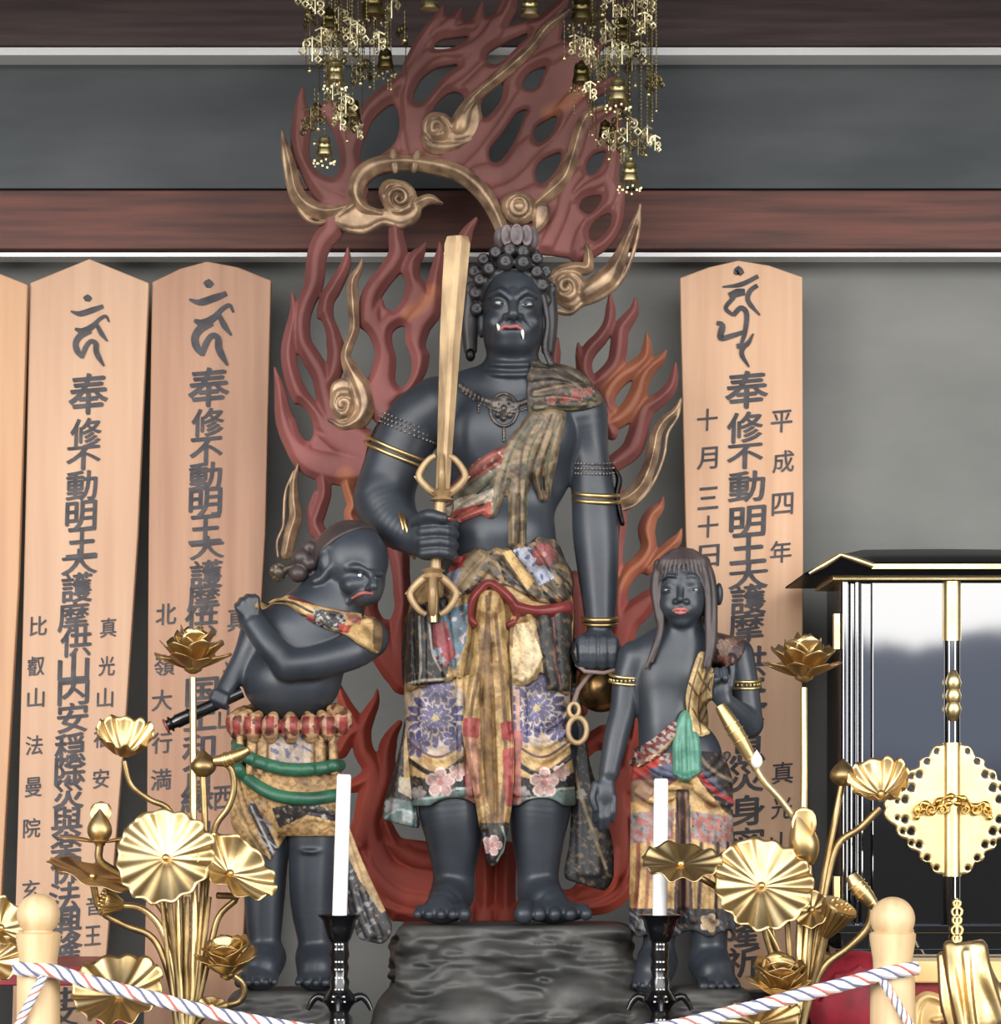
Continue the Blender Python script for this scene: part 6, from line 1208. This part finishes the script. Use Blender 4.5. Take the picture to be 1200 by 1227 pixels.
e2_ = thing('gilt_lotus_spray', 'gilt folded lotus leaves cut by the left edge, behind the left post', 'metal lotus', (FS(-14, 0).x, FS(0, 0, 10).y, DZ), 'gilt lotus sprays')
vase(e2_, -20, 10); leaf(e2_, FS(2, 1112, 10), (.6, -.6, .5), 40, 30, 10, .12, .5, -.8); leaf(e2_, FS(-6, 1150, 24), (.4, -.8, .4), 34, 30, 10, .1, .4, .3); stem(e2_, [(-4, 1120, 6), (-14, 1180, 8), (-20, 1240, 10)], 4)
# ---------------------------------------------------------------- candles on black lacquer candlesticks
def candle(px, ytop, ybot, lean, q0, lab1, lab2):
    fr = Frame(-0.52); k = fr.k
    cs = thing('candlestick', lab2, 'candlestick', (fr(px, 0).x, fr.y, DZ), 'black candlesticks')
    h = lambda y: (ZC + (HOR - y) * k) - DZ
    c = Vector((fr(px, 0).x, fr.y, DZ))
    mb = MB(); mb.lathe(c, [(46 * k, 0), (48 * k, 3 * k), (30 * k, 8 * k), (12 * k, h(1232)), (13 * k, h(1222)), (11 * k, h(1214)), (15 * k, h(1206)), (22 * k, h(1198)), (16 * k, h(1190)), (11 * k, h(1184)), (12 * k, h(1176)), (9.5 * k, h(1170)), (11.5 * k, h(1160)), (10 * k, h(1152)), (12 * k, h(1144)), (10.5 * k, h(1134)), (11 * k, h(1128))], 28); mb.build('shaft', M_LACQ2, cs, True)
    mb = MB(); mb.lathe(c, [(10 * k, h(1130)), (14 * k, h(1124)), (18 * k, h(1112)), (20 * k, h(1103)), (25 * k, h(1098)), (26 * k, h(1096)), (20 * k, h(1097)), (10 * k, h(1100)), (0, h(1100))], 32); mb.build('cup', M_LACQ2, cs, True)
    for i in range(4):
        a = math.pi / 2 * i; d = Vector((math.cos(a), math.sin(a) * .9, 0)); mb = MB()
        P = cat([(14, 1198), (26, 1194), (33, 1200), (38, 1210)], 3); mb.tube([c + d * x * k + Vector((0, 0, h(y))) for x, y in P], [(6 - 3.5 * j / len(P)) * k for j in range(len(P))], 8); mb.build('bracket', M_LACQ2, cs, True)
    for y, r in ((1131, 11.6), (1137, 11.2), (1152, 11), (1161, 11.9), (1171, 10.6), (1185, 11.8), (1193, 18.6), (1199, 21.6), (1221, 13.4)):
        mb = MB(); n_ = 5
        for j in range(3):
            a = -math.pi / 2 + (j - 1) * .34; p = c + Vector((math.cos(a) * r * k, math.sin(a) * r * k, h(y))); t = Vector((-math.sin(a), math.cos(a), 0)); mb.box(p - Vector((1.2 * k, .5 * k, .9 * k)), p + Vector((1.2 * k, .5 * k, .9 * k)))
        mb.build('inlay', mat('pearl_inlay', lin(226, 226, 222), .3), cs)
    cn = thing('candle', lab1, 'candle', fr(px - lean * .0, ybot, 0), 'white candles')
    mb = MB(); a, b_ = fr(px, ybot, 0), fr(px + lean, ytop, 0); mb.tube([a, a.lerp(b_, .985), b_], [8.9 * k, 8.6 * k, 7.6 * k], 20); mb.build('wax', M_WAX, cn, True)
    mb = MB(); mb.tube([b_, b_ + Vector((0, 0, 4 * k))], 1 * k, 6); mb.build('wick', M_INK, cn)
candle(407, 928, 1098, 5.5, 0, 'plain white candle in front of the stooping left attendant', 'black lacquer candlestick with pale inlay, left, below the stooping attendant')
candle(791, 933, 1098, 1.5, 0, 'plain white candle partly behind a gilt leaf, at right', 'black lacquer candlestick with pale inlay, right, below the long-haired attendant')
# ---------------------------------------------------------------- barrier posts and rope
FP = Frame(-1.0); kp = FP.k
def post(px, ytop, r, wd, lab):
    t = thing('barrier_post', lab, 'post', (FP(px, 0).x, FP.y, 0), 'barrier posts')
    c = Vector((FP(px, 0).x, FP.y, 0)); h = lambda y: ZC + (HOR - y) * kp
    mb = MB(); mb.lathe(c, [(wd * kp, 0), (wd * kp, h(1195)), (wd * .98 * kp, h(1168)), (wd * .86 * kp, h(1160)), (wd * .88 * kp, h(1150)), (wd * 1.02 * kp, h(1126)), (wd * 1.03 * kp, h(1119)), (wd * .9 * kp, h(1116.5)), (wd * .6 * kp, h(1116))], 28); mb.build('shaft', M_POST, t, True)
    yc = ytop + r; mb = MB(); mb.lathe(c, [(r * .66 * kp, h(1117)), (r * .66 * kp, h(1113))] + [(r * kp * math.cos(a), h(yc) + r * kp * math.sin(a) * .98) for a in np.linspace(-.75, 1.57, 16)], 28); mb.build('finial_ball', M_POST, t, True)
post(46, 1070, 26, 26, 'turned pale wooden post with ball top at lower left'); post(1070, 1074, 27, 27, 'turned pale wooden post with ball top at lower right')
rp_ = thing('twisted_rope', 'white twisted rope with red and blue strands sagging between the two posts', 'rope', FP(560, 1290, 34))
pts = cat([(22, 1158, 31), (40, 1160, 34), (70, 1162, 33), (110, 1174, 32), (180, 1192, 32), (260, 1212, 32), (340, 1227, 32), (450, 1242, 32), (560, 1248, 32), (680, 1244, 32), (790, 1230, 32), (870, 1212, 32), (950, 1192, 32), (1020, 1174, 32), (1060, 1164, 34), (1096, 1158, 31)], 4)
def strands(path, r, n, parent, phase=0):
    P = [FP(*p) for p in path]; T = [(P[min(i + 1, len(P) - 1)] - P[max(i - 1, 0)]).normalized() for i in range(len(P))]
    s_ = 0; acc = [0]
    for i in range(1, len(P)): s_ += (P[i] - P[i - 1]).length / kp; acc.append(s_)
    for j in range(n):
        for m, rr, off_, ra in ((M_ROPEW, r * .62, 0, r * .46), (M_ROPER if j % 2 else M_ROPEB, r * .16, 1.05, r * .93)):
            mb = MB(); L_ = []
            for p, t, a in zip(P, T, acc):
                n1 = t.cross(Vector((0, 1, 0))).normalized(); n2 = t.cross(n1); an = a / (r * 6.5) * 2 * math.pi + 2 * math.pi * j / n + off_
                L_.append(p + (n1 * math.cos(an) + n2 * math.sin(an)) * ra * kp)
            mb.tube(L_, rr * kp, 7); mb.build('strand', m, parent, True)
strands(cat([tuple(p) for p in pts], 3), 8, 3, rp_)
for a, x in (((58, 1166, 34), (20, 1240, 30)), ((1052, 1170, 34), (1092, 1236, 30))):
    strands(cat([a, ((a[0] + x[0]) / 2, (a[1] + x[1]) / 2, 35), x], 3), 5, 3, rp_)
# ---------------------------------------------------------------- hanging gilt ornaments
FH = Frame(-0.45); kh = FH.k
M_FIL = mat('bright_filigree', lin(222, 212, 176), .4, .8, col2=lin(160, 148, 108), scale=40); M_FILD = mat('dark_filigree', lin(112, 100, 66), .4, .9, col2=lin(70, 62, 40), scale=40)
def bell(parent, x, y, w_, q, m=None, fringe=True, i_dark=False):
    """x, y: bottom centre"""
    mb = MB(); s_ = w_ / 10 * kh
    mb.lathe(FH(x, y, q), [(8.6 * s_, 0), (10.4 * s_, .8 * s_), (9.8 * s_, 4 * s_), (8.8 * s_, 7 * s_), (9.3 * s_, 7.6 * s_), (8.7 * s_, 8.4 * s_), (8.3 * s_, 13 * s_), (8.9 * s_, 13.6 * s_), (8.2 * s_, 14.4 * s_), (7.6 * s_, 19 * s_), (6.5 * s_, 21.4 * s_), (3 * s_, 22.6 * s_), (2 * s_, 25 * s_), (0, 25.4 * s_)], 22)
    o = mb.build('bell', m or M_BRASS, parent, True)
    if fringe:
        mb = MB()
        for i in range(14):
            a = 2 * math.pi * i / 14; p = FH(x + w_ * 1.25 * math.cos(a), y + 7 + (i % 3) * 2.2, q + w_ * 1.25 * math.sin(a)); mb.box(p - Vector((1.1, .7, 1.2)) * kh, p + Vector((1.1, .7, 1.2)) * kh); mb.tube([FH(x + w_ * .9 * math.cos(a), y, q + w_ * .9 * math.sin(a)), p], .5 * kh, 4)
        mb.build('bell_fringe', M_FILD if i_dark else M_BRASS, o)
    return o
def lace(parent, x, y, s_, q, seed, m):
    """pierced plate of scrolls round a hanging point"""
    r = random.Random(seed); mb = MB(); rz = r.uniform(-1.0, 1.0); cz, sz = math.cos(rz), math.sin(rz); k = kh
    def pt(u, v): return FH(x + u * cz, y + v, q + u * sz)
    def cv(pts, rad=1.15): mb.tube([pt(*p) for p in pts], rad * k, 5)
    sg = r.choice((-1, 1)); s_ *= 1.12
    cv([(0, -s_ * 1.3), (0, s_ * 1.1)], .9)
    for (cx, cy, rr, tn) in ((sg * s_ * .5, -s_ * .55, s_ * .48, 1.3), (-sg * s_ * .45, .1 * s_, s_ * .44, -1.2),): cv(spiral(cx, cy, rr, rr * .25, r.uniform(0, 6), tn, 16), 1.25)
    for (cx, cy) in ((-sg * s_ * .55, s_ * .9), (sg * s_ * .95, s_ * .15)):
        w_ = s_ * .34; cv([(cx - w_, cy), (cx, cy - w_), (cx + w_, cy), (cx, cy + w_), (cx - w_, cy)], 1.5)
    cv(cat([(-s_ * .8, -s_ * .9), (0, -s_ * 1.15), (s_ * .8, -s_ * .8)], 2), 1.2)
    return mb.build('filigree_plate', m, parent, True, fix=False)
def chain(parent, x, y0, y1, q, br=1.1, step=5, drop=0, m=None):
    mb = MB(); mb.tube([FH(x, y0, q), FH(x, y1, q)], .5 * kh, 4)
    y = y0
    while y < y1: mb.ball(FH(x, y, q), br * kh, 6); y += step
    o = mb.build('bead_chain', m or M_BRASS, parent, True, fix=False)
    if drop: mb = MB(); mb.ball(FH(x, y1 + drop, q), drop * kh, 10); mb.build('drop', M_GOLDP, o, True)
    return o
def ornament(label, bells, plates, drops, cx, box, seed):
    t = thing('hanging_ornament', label, 'hanging ornament', (FH(cx, 0).x, FH.y if hasattr(FH, 'y') else -.45, 3.55), 'gilt hanging ornaments'); r = random.Random(seed)
    mb = MB(); mb.lathe(FH(cx, -60, 0), [(52 * kh, 0), (54 * kh, 4 * kh), (46 * kh, 10 * kh), (20 * kh, 18 * kh), (3 * kh, 26 * kh), (3 * kh, 3.55 / 1 - FH(cx, -60, 0).z)], 24); mb.build('canopy', M_BRASS, t, True)
    for i, (x, y, w_, q, br) in enumerate(bells): bell(t, x, y, w_, q, i_dark=not br, m=M_BRASS if br else mat('dark_brass', lin(128, 116, 76), .32, 1.0, col2=lin(84, 74, 46), scale=30)); chain(t, x, -58, y - w_ * 2.5, q, 1.2, 7)
    for i, (x, y, s_) in enumerate(plates): lace(t, x, y, s_, r.uniform(-30, 34), seed * 100 + i, M_FIL if r.random() < .62 else M_FILD)
    for x, y in drops: chain(t, x, max(-58, y - r.uniform(30, 70)), y - 2, r.uniform(-20, 38), .9, 6, 2.4)
    for i in range(26): 
        x = r.uniform(*box[:2]); y0 = -58 + r.uniform(0, 40); chain(t, x, y0, min(r.uniform(20, box[3]), box[3] - abs(x - cx) * 1.1), r.uniform(-36, 30), 1.0, 4.5, 1.6 if i % 3 == 0 else 0, M_FILD if i % 2 else None)
ornament('left gilt hanging ornament of bells, beads and pierced plates', [(403, 103, 11, 22, 1), (422, 140, 10, -10, 0), (390, 191, 10, 20, 1), (462, 82, 10, 0, 0), (447, 22, 14, 8, 0), (394, 30, 11, -20, 0)],
         [(405, 20, 11), (420, 34, 10), (470, 10, 12), (482, 34, 9), (396, 46, 10), (430, 52, 11), (376, 66, 11), (386, 48, 9), (428, 94, 8), (440, 84, 9), (455, 52, 8), (400, 112, 10), (409, 122, 11), (416, 134, 10), (420, 148, 10), (374, 146, 10), (380, 134, 9), (367, 152, 7), (410, 152, 8), (428, 152, 7), (380, 12, 11), (368, 4, 10), (440, 12, 10), (404, 70, 10), (418, 66, 9), (392, 80, 8), (372, 30, 9), (410, -20, 12), (460, -20, 12), (380, -20, 12)],
         [(387, 67), (372, 88), (429, 72), (434, 109), (486, 55), (451, 59), (383, 160), (376, 168), (415, 165), (368, 17), (402, 150)], 422, (366, 488, 0, 150), 3)
ornament('right gilt hanging ornament of bells, beads and pierced plates', [(697, 28, 13, 10, 0), (697, 100, 11, 0, 0), (740, 127, 12, 24, 1), (754, 222, 11, 18, 1), (726, 160, 8, -16, 0), (748, 40, 11, -22, 0)],
         [(690, 50, 9), (702, 56, 9), (716, 78, 9), (726, 90, 9), (706, 72, 8), (726, 40, 11), (746, 20, 11), (756, 46, 11), (757, 76, 12), (745, 70, 10), (780, 92, 9), (787, 104, 7), (707, 115, 8), (740, 144, 11), (752, 156, 12), (730, 168, 10), (737, 176, 9), (776, 165, 9), (784, 178, 7), (764, 182, 8), (748, 186, 8), (760, 8, 12), (736, 2, 11), (772, 34, 10), (720, 18, 10), (766, 60, 10), (734, 60, 9), (700, -16, 12), (750, -20, 12), (776, 6, 9)],
         [(676, 76), (717, 101), (743, 93), (762, 101), (777, 117), (709, 137), (730, 192), (773, 190), (736, 16), (721, 27), (764, 24), (769, 40), (762, 50), (755, 196)], 738, (684, 790, 0, 190), 4)
for x, y, lab in ((515, 12, 'small gilt bell hanging alone at top centre, left of the flame tip'), (635, 20, 'small gilt bell hanging alone at top centre, right of the flame tip')):
    t = thing('hanging_bell', lab, 'bell', (FH(x, 0).x, FH.y, 3.55), 'single hanging bells'); bell(t, x, y, 11, 0, None, False); chain(t, x, -222, y - 27, 0, 1.2, 7)
